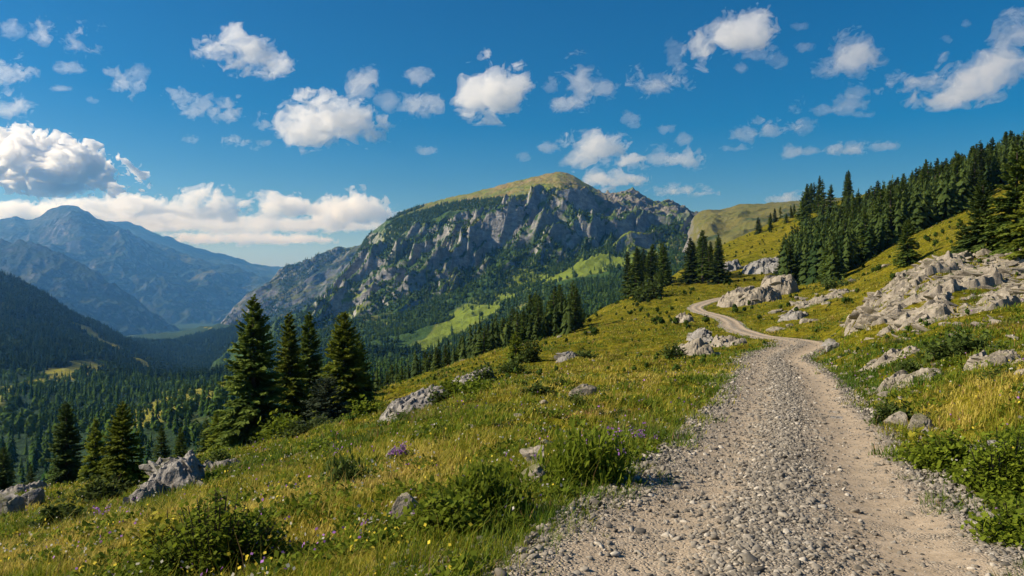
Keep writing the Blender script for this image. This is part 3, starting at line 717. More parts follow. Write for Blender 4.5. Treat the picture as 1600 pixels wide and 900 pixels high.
rock(731, 0, 6.7, 40, 18, 'boulder', 'small stone beneath purple petals in the foreground', 'stone', mesh=ROCKMESH[6])
rock(1436, 0, 12.3, 46, 30, 'boulder', 'brown-grey boulder in front of the dark shrub right of the track', 'boulder', mesh=ROCKMESH[2], rz=.4, sink=.12)
rock(1447, 0, 11.2, 30, 26, 'boulder', 'pale boulder right behind the yellow-green plant', 'boulder', mesh=ROCKMESH_P[3])
rock(1402, 0, 13, 44, 32, 'boulder', 'reddish rounded boulder at the dark shrub by the verge', 'boulder', mesh=ROCKMESH[0], rz=1.9, sink=.1)
rock(1520, 0, 9.4, 50, 28, 'boulder', 'broad brown boulder among the leaves on the right verge', 'boulder', mesh=ROCKMESH[3], rz=2.6, sink=.12)
rock(1552, 0, 9.2, 40, 34, 'boulder', 'dark brown boulder next to the broad one on the right verge', 'boulder', mesh=ROCKMESH[1], rz=.9, sink=.15)
rock(1526, 0, 6.9, 26, 22, 'pale_stone', 'round white stone in the leaves near the right border', 'stone', mesh=ROCKMESH_P[0], sink=.1)
rock(1296, 0, 52, 26, 14, 'boulder', 'dark low boulder at the outer edge of the near road bend', 'boulder', mesh=ROCKMESH[5])
rock(1300, 0, 42, 26, 18, 'boulder', 'brown boulder between the near bend and the large outcrop', 'boulder', mesh=ROCKMESH[3])

# pale stones strewn along both verges and over the meadow : everyday repeats nobody could tell apart
def strewn(n, fn, sizes, label, group, seed, meshes, name='pale_stone'):
    r = np.random.default_rng(seed); k = 0; t = 0
    while k < n and t < n*60:
        t += 1; q = fn(r)
        if q is None: continue
        x, y = q
        d, *_ = road_query(np.array([x]), np.array([y]))
        if abs(d[0]) < 1.65: continue
        o = link_mesh(name, meshes[int(r.integers(len(meshes)))])
        s = float(np.exp(r.uniform(math.log(sizes[0]), math.log(sizes[1])))) * (1 + .010*y)
        o.location = (x, y, g1(x, y)+s*.16); o.scale = (s*r.uniform(.8,1.3), s*r.uniform(.7,1.1), s*r.uniform(.4,.7))
        o.rotation_euler = (r.uniform(-.3,.3), r.uniform(-.3,.3), r.uniform(0,6.28))
        tag(o, label, 'stone', group); k += 1
def verge(side, lo, hi, ymax):
    def f(r):
        s = np.interp(r.random()**1.3, [0,1], [np.interp(4, ROAD[:,1], RS), np.interp(ymax, ROAD[:,1], RS)])
        cx, cyy = np.interp(s, RS, ROAD[:,0]), np.interp(s, RS, ROAD[:,1]); nx_, ny_ = np.interp(s, RS, RN[:,0]), np.interp(s, RS, RN[:,1])
        off = side*(1.7+abs(r.normal())*hi*.5+lo); return cx+nx_*off, cyy+ny_*off
    return f
strewn(75, verge(1, .05, 1.6, 60), (.05, .17), 'small pale stone strewn along the grassy right verge of the track', 'pale stones along the right verge', 5, ROCKMESH_P+ROCKMESH[2:4])
strewn(40, verge(-1, .05, 1.2, 60), (.04, .12), 'small grey stone lying along the left verge of the track', 'grey stones along the left verge', 6, ROCKMESH_P+ROCKMESH[:3])
def mead(p0, p1, y0, y1):
    def f(r):
        y = math.exp(r.uniform(math.log(y0), math.log(y1))); return X(r.uniform(p0,p1), y), y
    return f
strewn(46, mead(300, 1060, 9, 70), (.05, .13), 'little pale stone scattered in the sloping meadow', 'stones scattered in the meadow', 7, ROCKMESH_P)
strewn(40, mead(1330, 1640, 14, 30), (.06, .2), 'pale rubble stone in the turf below the large outcrop', 'rubble stones below the large outcrop', 8, ROCKMESH_P)
strewn(34, mead(1180, 1420, 75, 120), (.2, .5), 'pale block scattered on the turf below the forest', 'pale blocks below the forest', 9, ROCKMESH_P)
strewn(20, mead(640, 1000, 85, 135), (.14, .32), 'stone in the broken row along the meadow crest', 'stones along the meadow crest', 10, ROCKMESH_P)
print('rocks', time.time()-T0)
# ------------------------------------------------------------------ conifers
def cone_tube(H, r0, r1, n=8, rings=6, bend=.0):
    zz = np.linspace(0, 1, rings); a = np.linspace(0, 2*math.pi, n, endpoint=False)
    v = []
    for t in zz:
        r = r0*(1-t)**.8+r1
        if t == 0: r *= 1.25
        v.append(np.stack([np.cos(a)*r+bend*t*t, np.sin(a)*r, np.full(n, t*H)], 1))
    v = np.concatenate(v); i = np.arange(rings-1)[:,None]*n+np.arange(n)[None,:]; j = np.arange(rings-1)[:,None]*n+(np.arange(n)[None,:]+1)%n
    return v, np.stack([i, j, j+n, i+n], -1).reshape(-1,4)
def spruce_crown(seed, H=1., rad=.2, whorls=30, per=8, twigs=9, base=.06, droop=.25, shape=.9, tw=.5, sparse=0., wide=1.0):
    """whorls of drooping boughs; every bough carries flat twigs of needles on both sides"""
    r = np.random.default_rng(seed); P = []; Tn = []
    tops = np.linspace(0, 1, whorls)**.92
    for t in tops:
        z = H*(base+(1-base)*t)
        L0 = rad*H*((1-t)**shape)*1.0+.012*H
        L0 *= .75+.25*min(1, t/.10+.4)
        for k in range(per if t < .85 else max(4, per-2)):
            if r.random() < sparse: continue
            a = r.uniform(0, 2*math.pi); L = L0*r.uniform(.62, 1.12); zz = z+r.normal()*.012*H
            up = np.interp(t, [0,.5,1], [-.28,.02,.75])+r.normal()*.08
            nt = max(4, int(twigs*(.35+.65*L/(rad*H))))
            s = np.linspace(.16, 1., nt)
            cx = np.cos(a); sy = np.sin(a)
            px = L*s*cx; py = L*s*sy; pz = zz+L*(up*s-droop*s*s*(1-t)+.14*s**4)
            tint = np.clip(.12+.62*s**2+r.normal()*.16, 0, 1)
            for sd in (-1, 1, 0):
                ln = L*tw*(.95-.62*s)*r.uniform(.7,1.2,nt)*(.55 if sd == 0 else 1)+.012*H
                ang = a+sd*r.uniform(.65,1.05,nt)
                dx = np.cos(ang)*ln; dy = np.sin(ang)*ln; dz = ln*(up*.5-.22+r.normal(size=nt)*.16)
                wv = (.24*ln+.006*H)*wide
                # two blades per twig: one flat, one hanging
                for q in (0, 1):
                    if q == 0: ox, oy, oz = -np.sin(ang)*wv*.5, np.cos(ang)*wv*.5, r.normal(size=nt)*wv*.25
                    else: ox, oy, oz = r.normal(size=nt)*wv*.15, r.normal(size=nt)*wv*.15, -wv*.62
                    A = np.stack([px,py,pz],1); M = np.stack([px+dx*.45,py+dy*.45,pz+dz*.45],1); E = np.stack([px+dx,py+dy,pz+dz],1); O = np.stack([ox,oy,oz],1)
                    P.append(np.stack([A, M+O, E, M-O*(1 if q == 0 else -.15)], 1)); Tn.append(np.repeat(np.clip(tint+r.normal(size=nt)*.08,0,1)[:,None],4,1))
    P = np.concatenate(P).reshape(-1,3); Tn = np.concatenate(Tn).ravel()
    return P, np.arange(len(P)).reshape(-1,4), Tn
def crown_mesh(name, mat, **k):
    v, q, t = spruce_crown(**k)
    return mesh_np(name, v, q, mat=mat, attrs={'tint': t}, link=False)
def trunk_mesh(name, r0, H=.97, bend=0.):
    v, q = cone_tube(H, r0, .003, 8, 7, bend); return mesh_np(name, v, q, mat=M_BARK, smooth=True, link=False)
TRUNK = trunk_mesh('trunk', .020)
FOREST = [(crown_mesh('crown', M_SPRUCE if i % 3 else M_DARKSP, seed=300+i, rad=(.15,.19,.17,.21,.16,.18)[i], whorls=26, per=7, twigs=6, base=.05+.02*(i%3), droop=.3, shape=(.85,.75,.95,.8,.7,.9)[i], tw=.55, wide=1.7), TRUNK) for i in range(6)]+[(crown_mesh('crown', M_SPRUCE, seed=320+i, rad=(.20,.15)[i], whorls=22, per=6, twigs=7, base=(.16,.10)[i], droop=.35, shape=(1.0,.6)[i], tw=.5, sparse=.28, wide=1.5), TRUNK) for i in range(2)]
def place_tree(x, y, H, crown, trunk, label, cat='spruce tree', group=None, rz=None, name='spruce', sx=1., lean=(0,0), zoff=-.05, z=None):
    zz = g1(x, y) if z is None else z
    e = empty(name, (x, y, zz+zoff), label, cat, group)
    e.rotation_euler = (lean[0], lean[1], random.uniform(0, 6.28) if rz is None else rz); e.scale = (H*sx, H*sx, H)
    link_mesh('crown', crown, e); link_mesh('trunk', trunk, e)
    return e
def spruce_at(px, y, hpx, label, mat=None, group=None, name='spruce', cat='spruce tree', rz=None, sx=1., z=None, **k):
    kk = dict(rad=.2, wide=1.3, whorls=34, per=9, twigs=12, base=.05, droop=.3, shape=.85, tw=.42); kk.update(k)
    c = crown_mesh('crown', mat or M_SPRUCE, **kk)
    t = trunk_mesh('trunk', .019)
    return place_tree(X(px,y), y, hpx/FPX*y, c, t, label, cat, group, rz, name, sx, z=z)

# the group in the middle left
spruce_at(396, 48, 236, 'tallest dark green spruce of the group left of centre', seed=1, rad=.27, whorls=36, per=9, twigs=15, base=.09, droop=.22, shape=.80, tw=.40, sparse=.06, wide=1.2)
spruce_at(452, 53, 184, 'slim spruce standing right behind the tallest one', M_YOUNG, seed=2, rad=.20, whorls=38, per=9, shape=.78, base=.06)
spruce_at(483, 56, 168, 'slim dark spruce, third from left in the tall group', seed=3, rad=.20, whorls=34, shape=.75)
spruce_at(538, 44, 163, 'sunlit broad spruce at the right end of the tall group', M_YOUNG, seed=4, rad=.28, whorls=36, per=10, twigs=14, shape=.72, base=.04)
spruce_at(560, 46, 120, 'small dark spruce tucked behind the sunlit broad one', seed=5, rad=.3, whorls=24, shape=.8)
spruce_at(508, 40, 72, 'bushy grey-green young spruce at the foot of the tall group', M_GREY, seed=6, rad=.62, whorls=18, per=9, twigs=12, shape=.6, base=.02, droop=.1)
spruce_at(341, 52, 70, 'low bright spruce left of the tallest spruce', M_YOUNG, seed=7, rad=.36, whorls=22, shape=.7)
spruce_at(322, 60, 60, 'small dark spruce farther left of the low bright one', seed=8, rad=.3, whorls=20, shape=.75)
spruce_at(282, 64, 62, 'small spruce behind the meadow edge between bright spruces', seed=9, rad=.27, whorls=22, shape=.8)
spruce_at(252, 62, 66, 'dark green small spruce right of the bright young spruce', seed=10, rad=.27, whorls=22, shape=.8)
spruce_at(191, 18.5, 152, 'bright green young spruce on the lower left slope', M_YOUNG, seed=11, rad=.31, whorls=30, per=9, twigs=13, shape=.80, base=.10, tw=.40)
spruce_at(148, 40, 104, 'green spruce half hidden behind the bright young spruce', M_YOUNG, seed=12, rad=.24, whorls=28, shape=.8)
spruce_at(103, 46, 136, 'very dark full spruce near the left border', M_DARKSP, seed=13, rad=.22, whorls=34, per=10, shape=.65, base=.02)
spruce_at(4, 44, 78, 'dark spruce cut by the left border', M_DARKSP, seed=14, rad=.3, whorls=24, shape=.7)
spruce_at(47, 50, 44, 'tiny spruce between the two dark ones at left', M_DARKSP, seed=15, rad=.3, whorls=18, shape=.8)
spruce_at(806, 54, 52, 'small lone spruce in the middle of the meadow', M_YOUNG, seed=16, rad=.42, whorls=20, shape=.7, base=.03)
spruce_at(1418, 104, 72, 'lone spruce on the open shoulder below the forest', M_SPRUCE, seed=17, rad=.30, whorls=28, per=9, shape=.8, base=.04)
# trees at the right border, above the outcrop
spruce_at(1588, 57, 165, 'tall sunlit spruce with open boughs at the right border', M_SPRUCE, seed=18, rad=.30, whorls=30, per=8, twigs=16, shape=.7, base=.05, sparse=.15, tw=.36)
spruce_at(1640, 52, 215, 'tallest sunlit spruce cut by the right border', M_YOUNG, seed=19, rad=.30, whorls=34, per=9, twigs=16, shape=.7, sparse=.1, tw=.36)
spruce_at(1535, 60, 118, 'dark spreading spruce above the large outcrop', M_DARKSP, seed=20, rad=.36, whorls=24, per=9, twigs=13, shape=.65, sparse=.1)
spruce_at(1508, 62, 62, 'low dark spruce at the left end of the outcrop-top trees', M_DARKSP, seed=21, rad=.45, whorls=20, shape=.65)

def crowd(n, fn, hs, label, group, seed, mind, name='spruce', cat='spruce tree', sx=(.85,1.2)):
    r = np.random.default_rng(seed); pts = []; t = 0
    while len(pts) < n and t < 40000:
        t += 1; q = fn(r)
        if q is None: continue
        if any((q[0]-p[0])**2+(q[1]-p[1])**2 < mind*mind for p in pts): continue
        pts.append(q)
    P = np.array([p[:2] for p in pts]); z = ground(P[:,0], P[:,1])
    for p, zz in zip(pts, z):
        x, y = p[:2]; hh = p[2] if len(p) > 2 else r.uniform(*hs); lab, grp = label(x, y, hh, float(zz)) if callable(label) else (label, group)
        c, tr = FOREST[int(r.integers(len(FOREST)))]
        place_tree(x, y, hh, c, tr, lab, cat, grp, r.uniform(0,6.28), name, r.uniform(*sx), lean=(r.normal()*.03, r.normal()*.03), z=float(zz))
    print(group, len(pts), 'tries', t)
    return pts
def forest_pt(r):
    y = math.exp(r.uniform(math.log(118), math.log(300))); px = r.uniform(1225, 1800)
    p = float(NEAR.py(px, y))
    lo = np.interp(px, [1225,1245,1300,1335,1420,1500,1560,1700], [452,446,442,418,372,330,292,215])
    hi = np.interp(px, [1225,1262,1300,1335,1345,1420], [420,372,340,305,230,0])
    if p > lo or p < hi: return None
    return X(px,y), y, r.uniform(7.5, 12.5)*float(np.interp(px, [1260,1360], [.74,1.]))
def forest_label(x, y, h, z):
    px = 800+FPX*x/y; p = HY-(z-ZC)*FPX/y; top = HY-(z+h-ZC)*FPX/y
    lo = np.interp(px, [1225,1245,1300,1335,1420,1500,1560,1700], [452,446,442,418,372,330,292,215])
    side = 'lower left end' if px < 1330 else 'middle' if px < 1470 else 'upper right end'
    if p > lo-16: return f'dark spruce in the front row at the {side} of the hillside forest', f'front row of the hillside forest, {side}'
    sky_ = np.interp(px, [1240,1330,1400,1500,1600,1800], [345,285,262,225,192,120])
    if top < sky_+14: return f'dark spruce reaching the skyline at the {side} of the hillside forest', f'skyline spruces of the hillside forest, {side}'
    return f'dark spruce deep inside the {side} of the hillside forest', f'inner spruces of the hillside forest, {side}'
crowd(185, forest_pt, (7.5, 12.5), forest_label, 'spruces of the right hillside forest', 31, 2.5, sx=(1.05,1.5))
def box_pt(p0, p1, y0, y1, cond=None):
    def f(r):
        y = r.uniform(y0,y1); px = r.uniform(p0,p1)
        if cond and not cond(px, y, r): return None
        return X(px,y), y
    return f
crowd(13, box_pt(978, 1040, 190, 214), (8, 11.5), 'dark spruce in the clump on the shaded knoll', 'spruces on the shaded knoll', 32, 2.2, sx=(1.0,1.5))
crowd(13, box_pt(1078, 1134, 186, 225), (8, 12.5), 'dark spruce in the clump on the near side of the bright ridge', 'spruces below the bright ridge', 33, 2.4, sx=(1.0,1.5))
crowd(6, box_pt(1008, 1034, 165, 180), (4.5, 6.5), 'small dark spruce at the foot of the knoll', 'small spruces at the knoll foot', 34, 1.8)
crowd(14, box_pt(1252, 1330, 300, 350), (10, 14), 'spruce standing against the sky on the ridge left of the forest', 'spruces along the skyline ridge', 35, 3, sx=(1.,1.4))
crowd(9, box_pt(1175, 1245, 318, 350), (4, 7), 'small bushy spruce on the skyline of the bright ridge', 'small trees on the bright ridge skyline', 36, 2.5, sx=(1.2,1.7))
def crest_pt(r):
    px = r.uniform(575, 905); y = r.uniform(112, 185)
    zt = ZC+(HY-np.interp(px, [560,600,700,800,870,905], [600,570,535,478,438,430]))/FPX*y
    x = X(px,y); hmax = zt-g1(x,y)
    if hmax < 4.5 or hmax > 16: return None
    return x, y, min(13., hmax)*r.uniform(.72,1.)
def belt_label(x, y, h, z):
    px = 800+FPX*x/y; w = 'lower left end' if px < 680 else 'middle' if px < 800 else 'upper right end'
    return f'dark spruce in the {w} of the belt behind the meadow crest', f'spruces in the {w} of the belt'
crowd(66, crest_pt, (8, 12.5), belt_label, 'spruces in the belt behind the meadow crest', 37, 2.2, sx=(1.0,1.5))

# ------------------------------------------------------------------ woods too many to count
def wood_proto(seed, kind):
    r = np.random.default_rng(seed); V = []; F = []; b = 0
    if kind == 'conifer':
        W_ = 9; R_ = r.uniform(.15,.22); pw = r.uniform(.7,1.)
        for k in range(W_):
            t = k/W_; n = 8 if k < 6 else 5
            for q in range(n):
                a = r.uniform(0, 6.28); L = R_*((1-t)**pw)*r.uniform(.6,1.15)+.015; z = .07+.93*t+r.normal()*.02; wd = L*.62+.012
                ca, sa = math.cos(a), math.sin(a); dz = -L*r.uniform(.25,.75)
                V += [(0,0,z+.11*(1-t)+.03), (ca*L*.6-sa*wd*.5, sa*L*.6+ca*wd*.5, z+dz*.6), (ca*L, sa*L, z+dz), (ca*L*.6+sa*wd*.5, sa*L*.6-ca*wd*.5, z+dz*.6)]
                F += [(b,b+1,b+2),(b,b+2,b+3)]; b += 4
        V += [(-.008,0,.9),(.008,0,.9),(0,0,1.03)]; F += [(b,b+1,b+2)]; b += 3
    else:
        n = 110; d = r.normal(size=(n,3)); d /= np.linalg.norm(d,axis=1)[:,None]; rad = r.uniform(.55,1.05,n)
        lob = 1+.35*noise3(d[:,0]*1.9+seed, d[:,1]*1.9, d[:,2]*1.9, seed)
        C = d*(rad*lob)[:,None]*np.array([.34,.34,.42])+np.array([0,0,.55]); S = r.uniform(.06,.13,n)
        for q in range(n):
            u = np.cross(d[q], r.normal(size=3)); u /= np.linalg.norm(u); w = np.cross(d[q], u); tl = d[q]*r.normal()*.4
            V += [C[q]+(u+tl)*S[q], C[q]+w*S[q], C[q]-(u+tl)*S[q], C[q]-w*S[q]]; F += [(b,b+1,b+2),(b,b+2,b+3)]; b += 4
    return np.array(V, float), np.array(F)
WP = [wood_proto(s, 'conifer') for s in range(5)]+[wood_proto(20+s, 'leafy') for s in range(2)]
def woods(name, pts, hs, mat, label, seed, leafy=.15):
    r = np.random.default_rng(seed); P = np.asarray(pts); k = np.where(r.random(len(P)) < leafy, r.integers(5,7,len(P)), r.integers(0,5,len(P)))
    VV = []; FF = []; TT = []; b = 0
    for i in range(7):
        Q = P[k == i]
        if not len(Q): continue
        v, f = WP[i]; n = len(Q); h = r.uniform(*hs, n)*np.where(i > 4, .7, 1.); s = h*r.uniform(.85,1.25,n); a = r.uniform(0,6.28,n)
        c, sn = np.cos(a), np.sin(a)
        x = (v[None,:,0]*c[:,None]-v[None,:,1]*sn[:,None])*s[:,None]+Q[:,0:1]; y = (v[None,:,0]*sn[:,None]+v[None,:,1]*c[:,None])*s[:,None]+Q[:,1:2]
        z = v[None,:,2]*h[:,None]+Q[:,2:3]-.04*h[:,None]
        VV.append(np.stack([x,y,z],-1).reshape(-1,3)); FF.append((f[None]+(np.arange(n)*len(v))[:,None,None]).reshape(-1,3)+b); b += n*len(v)
        t = np.clip(r.normal(.4,.25,n)+(.35 if i > 4 else 0),0,1); TT.append(np.repeat(t, len(v)))
    o = mesh_np(name, np.concatenate(VV), tris=np.concatenate(FF), mat=mat, attrs={'tint': np.concatenate(TT)})
    tag(o, label, 'forest', kind='stuff'); return o
def surf_pts(n, sv, det, p0, p1, y0, y1, cond, seed, off=0):
    r = np.random.default_rng(seed); px = r.uniform(p0,p1,n); y = np.sqrt(r.uniform(y0*y0, y1*y1, n)); x = X(px,y)
    py = sv.py(px,y); k = cond(px, y, py, x, r); x, y, px = x[k], y[k], px[k]
    return np.stack([x, y, sv.z(x,y)+det(x,y,px)+off], 1)
M_WOOD = mat_foliage('far_woods', (.015,.040,.010), (.060,.098,.017), .15, 0.)
M_SHADEWOOD = mat_foliage('hill_woods', (.008,.025,.008), (.036,.062,.013), .1, 0.)  # darker than far_woods: the shade of the hills is put into the colour
def glade(x, y, px, py): return val_glade(x, y, px) > .35
pts = surf_pts(40000, VAL, val_detail, -200, 780, 190, 2900, lambda px, y, py, x, r: ~glade(x,y,px,py) & (r.random(len(y)) < np.clip(y/700, .5, 1)) & (fbm2(x/90, y/140, 201, 4) < .40), 210)
near = pts[:,1] < 900
woods('forest', pts[near], (6, 17), M_WOOD, 'dark spruce forest filling the valley below the meadow', 211, .34)
woods('forest', pts[~near], (11, 22), M_SHADEWOOD, 'dark forest covering the hills across the valley', 212, .35)
# scattered trees on the glades
gp = surf_pts(2600, VAL, val_detail, 0, 420, 300, 900, lambda px, y, py, x, r: glade(x,y,px,py) & (r.random(len(y)) < .30), 213)
woods('forest', gp, (6, 11), M_WOOD, 'single trees sprinkled over the sunny valley glades', 214, .4)
def mass_cond(px, y, py, x, r):
    e = 12.; zc_ = MASSIF.z(x,y)+massif_detail(x,y,px); zy = MASSIF.z(x,y+e)+massif_detail(x,y+e,px); zx = MASSIF.z(x+e,y)+massif_detail(x+e,y,px)
    sl = np.hypot((zy-zc_)/e, (zx-zc_)/e)
    n = fbm2(x/110, y/170, 221, 4)
    low = (y < 1600) & (n > -.22) & ((mass_glade(x, y, px) < .35) | (r.random(len(y)) < .05))
    cliff = (y >= 1450) & (y < 2380) & (sl < .95) & (n > -.16)
    gul = (gully(x,y,px) > .5) & (y >= 1350) & (y < 2330) & (r.random(len(y)) < .8)
    crest = (y >= 2380) & (y < 2650) & (px < 700) & (n > 0)
    return (low | ((cliff | gul) & ~((px > 930) & (y > 1800))) | crest) & (zc_ < 240)
woods('forest', surf_pts(48000, MASSIF, massif_detail, 420, 1120, 640, 2650, mass_cond, 222), (8, 14), M_WOOD, 'dark woods at the foot and in the gullies of the limestone massif', 223, .35)
def near_cond(px, y, py, x, r):
    return (py > 445) & (px < 900) & (y > 150+np.clip(px-500,0,400)*.1) & (r.random(len(y)) < .55)
fr = np.random.default_rng(240); fp = []
while len(fp) < 1000:
    q = forest_pt(fr)
    if q and q[1] > 128: fp.append(q[:2])
fp = np.array(fp); woods('forest', np.column_stack([fp, ground(fp[:,0], fp[:,1])]), (7, 11), M_DARKSP, 'deep interior of the dense forest on the right hillside', 241, 0.)
woods('forest', surf_pts(5200, NEAR, lambda x,y,px: 0*x, 380, 900, 170, 600, near_cond, 224), (8, 13), M_WOOD, 'spruce wood sinking into the valley behind the belt', 225, .12)
woods('forest', surf_pts(9000, MIDM, mid_detail, 250, 560, 2900, 4300, lambda px,y,py,x,r: fbm2(x/240,y/400,226,4) > np.where(y<3500,-.1,.08), 227), (12, 18), M_WOOD, 'hazy woods on the blue spur', 228, .2)
bp = []; br = np.random.default_rng(250)
while len(bp) < 240:
    q = crest_pt(br)
    if q: bp.append(q[:2])
bp = np.array(bp); woods('forest', np.column_stack([bp, ground(bp[:,0], bp[:,1])]), (4, 7), M_DARKSP, 'low undergrowth of young spruces between the trees of the belt', 251, .1)
def heath(n, p0, p1, y0, y1, hs, seed, label):
    P = surf_pts(n, NEAR, lambda x,y,px: 0*x, p0, p1, y0, y1, lambda px,y,py,x,r: fbm2(x/9, y/14, seed, 4)+.25*r.random(len(y)) > .16, seed)
    d, s, rz, hw = road_query(P[:,0], P[:,1]); P = P[np.abs(d) > 2.4]; P[:,2] = ground(P[:,0], P[:,1])
    o = woods('heath', P, hs, M_WOOD, label, seed, 1.); o['category'] = 'heath'
heath(3600, 820, 1700, 85, 340, (.35, 1.6), 261, 'low dark heath dotting the upper slopes below the forest')
heath(1700, 450, 1700, 28, 90, (.14, .55), 262, 'small dark heath tufts dotting the middle meadow')
print('trees', time.time()-T0)
# ------------------------------------------------------------------ turf
def blades(P, h, w, az, lean, tint, dry, name, label):
    """P (n,3) roots; every blade is a bent, tapering strip of three faces"""
    n = len(P); dx, dy = np.cos(az), np.sin(az); sx, sy = -dy, dx
    def lvl(t, ww):
        off = lean*t*t
        c = P+np.stack([dx*off*h, dy*off*h, h*t*(1-.28*lean*t)], 1)
        s = np.stack([sx*w*ww, sy*w*ww, 0*h], 1)*.5
        return c-s, c+s
    a0, a1 = lvl(0., 1.); b0, b1 = lvl(.5, .85); c0, _ = lvl(1., 0.)
    V = np.stack([a0,a1,b0,b1,c0],1).reshape(-1,3); i = np.arange(n)*5
    Q = np.stack([i,i+1,i+3,i+2],1); T = np.stack([i+2,i+3,i+4],1)
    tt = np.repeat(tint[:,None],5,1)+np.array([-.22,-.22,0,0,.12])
    o = mesh_np(name, V, Q, T, M_GRASS, attrs={'tint': np.clip(tt,0,1).ravel(), 'dry': np.repeat(dry,5)})
    tag(o, label, 'grass', kind='stuff')
OUT = [(o.location, o) for o in []]
def scatter_grass(n, y0, y1, p0, p1, seed, hs, wpx, name, label, road_keep=1.35, clump=.0):
    r = np.random.default_rng(seed); y = np.exp(r.uniform(math.log(y0), math.log(y1), n)); px = r.uniform(p0,p1,n); x = X(px,y)
    if clump:        # blades gather in tufts
        k = r.integers(0, n//9, n); x = x[k]+r.normal(size=n)*clump*(1+y[k]*.02); y = y[k]+r.normal(size=n)*clump*(1+y[k]*.02)
    z, d, hw = ground_raw(x, y)
    edge = 1.16*hw/1.62+.55*fbm2(x/.8, y/.8, seed+1, 3)+.35*r.random(n)**2
    patch = fbm2(x/1.7, y/1.7, 301, 3); big = fbm2(x/9, y/9, 303, 3)
    k = (np.abs(d) > edge+.12) & (r.random(n) < .62+.9*patch+.3)
    x, y, z, patch, big, d = x[k], y[k], z[k], patch[k], big[k], d[k]; m = len(x)
    tuft = np.clip(.5+1.3*patch, 0, 1)
    h = r.uniform(*hs, m)*(.45+.9*tuft); w = np.maximum(.0045, wpx*y/796)*r.uniform(.7,1.3,m)
    right = d > 0
    tint = np.clip(.50+.95*big-.75*patch+.5*fbm2(x/.5, y/.5, 305, 2)+r.normal(size=m)*.17-.10*right-.12*(np.abs(d) < 3.2), 0, 1)
    dry = np.clip((fbm2(x/3.1, y/3.1, 307, 3)-.18)*3, 0, 1)*(r.random(m) < .6)+(r.random(m) < .035)
    blades(np.stack([x,y,z-.01],1), h, w, r.uniform(0,6.28,m), r.uniform(.15,.95,m), tint, np.clip(dry,0,1), name, label)
scatter_grass(150000, 3.4, 11, -60, 1680, 401, (.05,.165), .8, 'grass', 'tufted foreground grass of the meadow', clump=.035)
scatter_grass(150000, 9, 30, -60, 1680, 402, (.08,.24), .8, 'grass', 'rough grass over the middle of the meadow', clump=.06)
scatter_grass(80000, 28, 80, -20, 1640, 403, (.10,.26), .7, 'grass', 'thin far grass of the upper meadow', clump=.12)
scatter_grass(30000, 75, 190, 600, 1500, 404, (.15,.35), .6, 'grass', 'distant turf below the forest', clump=.3)
# taller seed stalks
scatter_grass(5500, 3.6, 26, -60, 1680, 405, (.22,.42), .42, 'grass_stalks', 'tall dry seed stalks standing over the grass')

# broad-leaved weeds between the grass
def weeds(n, seed):
    r = np.random.default_rng(seed); nt = n//16; y = np.exp(r.uniform(math.log(3.6), math.log(34), nt)); px = r.uniform(-60,1680,nt); x = X(px,y)
    ok = (fbm2(x/1.3, y/1.3, 311, 3) > .02); x, y = x[ok], y[ok]; k = r.integers(0,len(x),n)
    x = x[k]+r.normal(size=n)*.07*(1+.02*y[k]); y = y[k]+r.normal(size=n)*.07*(1+.02*y[k]); z, d, hw = ground_raw(x, y); q = np.abs(d) > hw*.98+.15*r.random(n); x, y, z = x[q], y[q], z[q]; m = len(x)
    az = r.uniform(0,6.28,m); el = r.normal(.45,.4,m); L = r.uniform(.02,.06,m)*(1+.045*y); C = np.stack([x,y,z+r.uniform(.01,.10,m)*(1+.02*y)],1)
    dv = np.stack([np.cos(az)*np.cos(el), np.sin(az)*np.cos(el), np.sin(el)],1)*L[:,None]; sv = np.stack([-np.sin(az), np.cos(az), r.normal(size=m)*.4],1)*(L*.30)[:,None]
    V = np.stack([C, C+dv*.5+sv, C+dv, C+dv*.5-sv],1).reshape(-1,3)
    o = mesh_np('weeds', V, np.arange(4*m).reshape(-1,4), mat=M_LEAF, attrs={'tint': np.repeat(np.clip(r.normal(.5,.28,m),0,1),4)})
    tag(o, 'small broad-leaved weeds mixed into the foreground grass', 'weeds', kind='stuff')
weeds(60000, 406)
def specks(n, seed, col, label):
    r = np.random.default_rng(seed); y = np.exp(r.uniform(math.log(3.8), math.log(40), n)); px = r.uniform(-60,1680,n); x = X(px,y); z, d, hw = ground_raw(x, y)
    k = (np.abs(d) > hw*1.05) & (fbm2(x/1.1, y/1.1, seed, 3) > .08); x, y, z = x[k], y[k], z[k]; m = len(x); L = r.uniform(.006,.013,m)*(1+.05*y)
    C = np.stack([x,y,z+r.uniform(.08,.24,m)],1); u = r.normal(size=(m,3)); u /= np.linalg.norm(u,axis=1)[:,None]; w = np.cross(u, r.normal(size=(m,3))); w /= np.linalg.norm(w,axis=1)[:,None]
    V = np.stack([C+u*L[:,None], C+w*L[:,None], C-u*L[:,None], C-w*L[:,None]],1).reshape(-1,3)
    o = mesh_np('wildflowers', V, np.arange(4*m).reshape(-1,4), mat=col, attrs={'tint': np.repeat(r.random(m),4)}); tag(o, label, 'wildflowers', kind='stuff')
specks(7000, 407, mat_foliage('white_petals', (.45,.43,.36), (.75,.72,.62), .4), 'tiny white flower heads sprinkled through the grass')
specks(5000, 408, mat_foliage('yellow_petals', (.45,.36,.03), (.70,.55,.06), .4), 'tiny yellow flower heads sprinkled through the grass')
specks(2600, 409, M_FLOWER, 'tiny purple flower heads sprinkled through the grass')

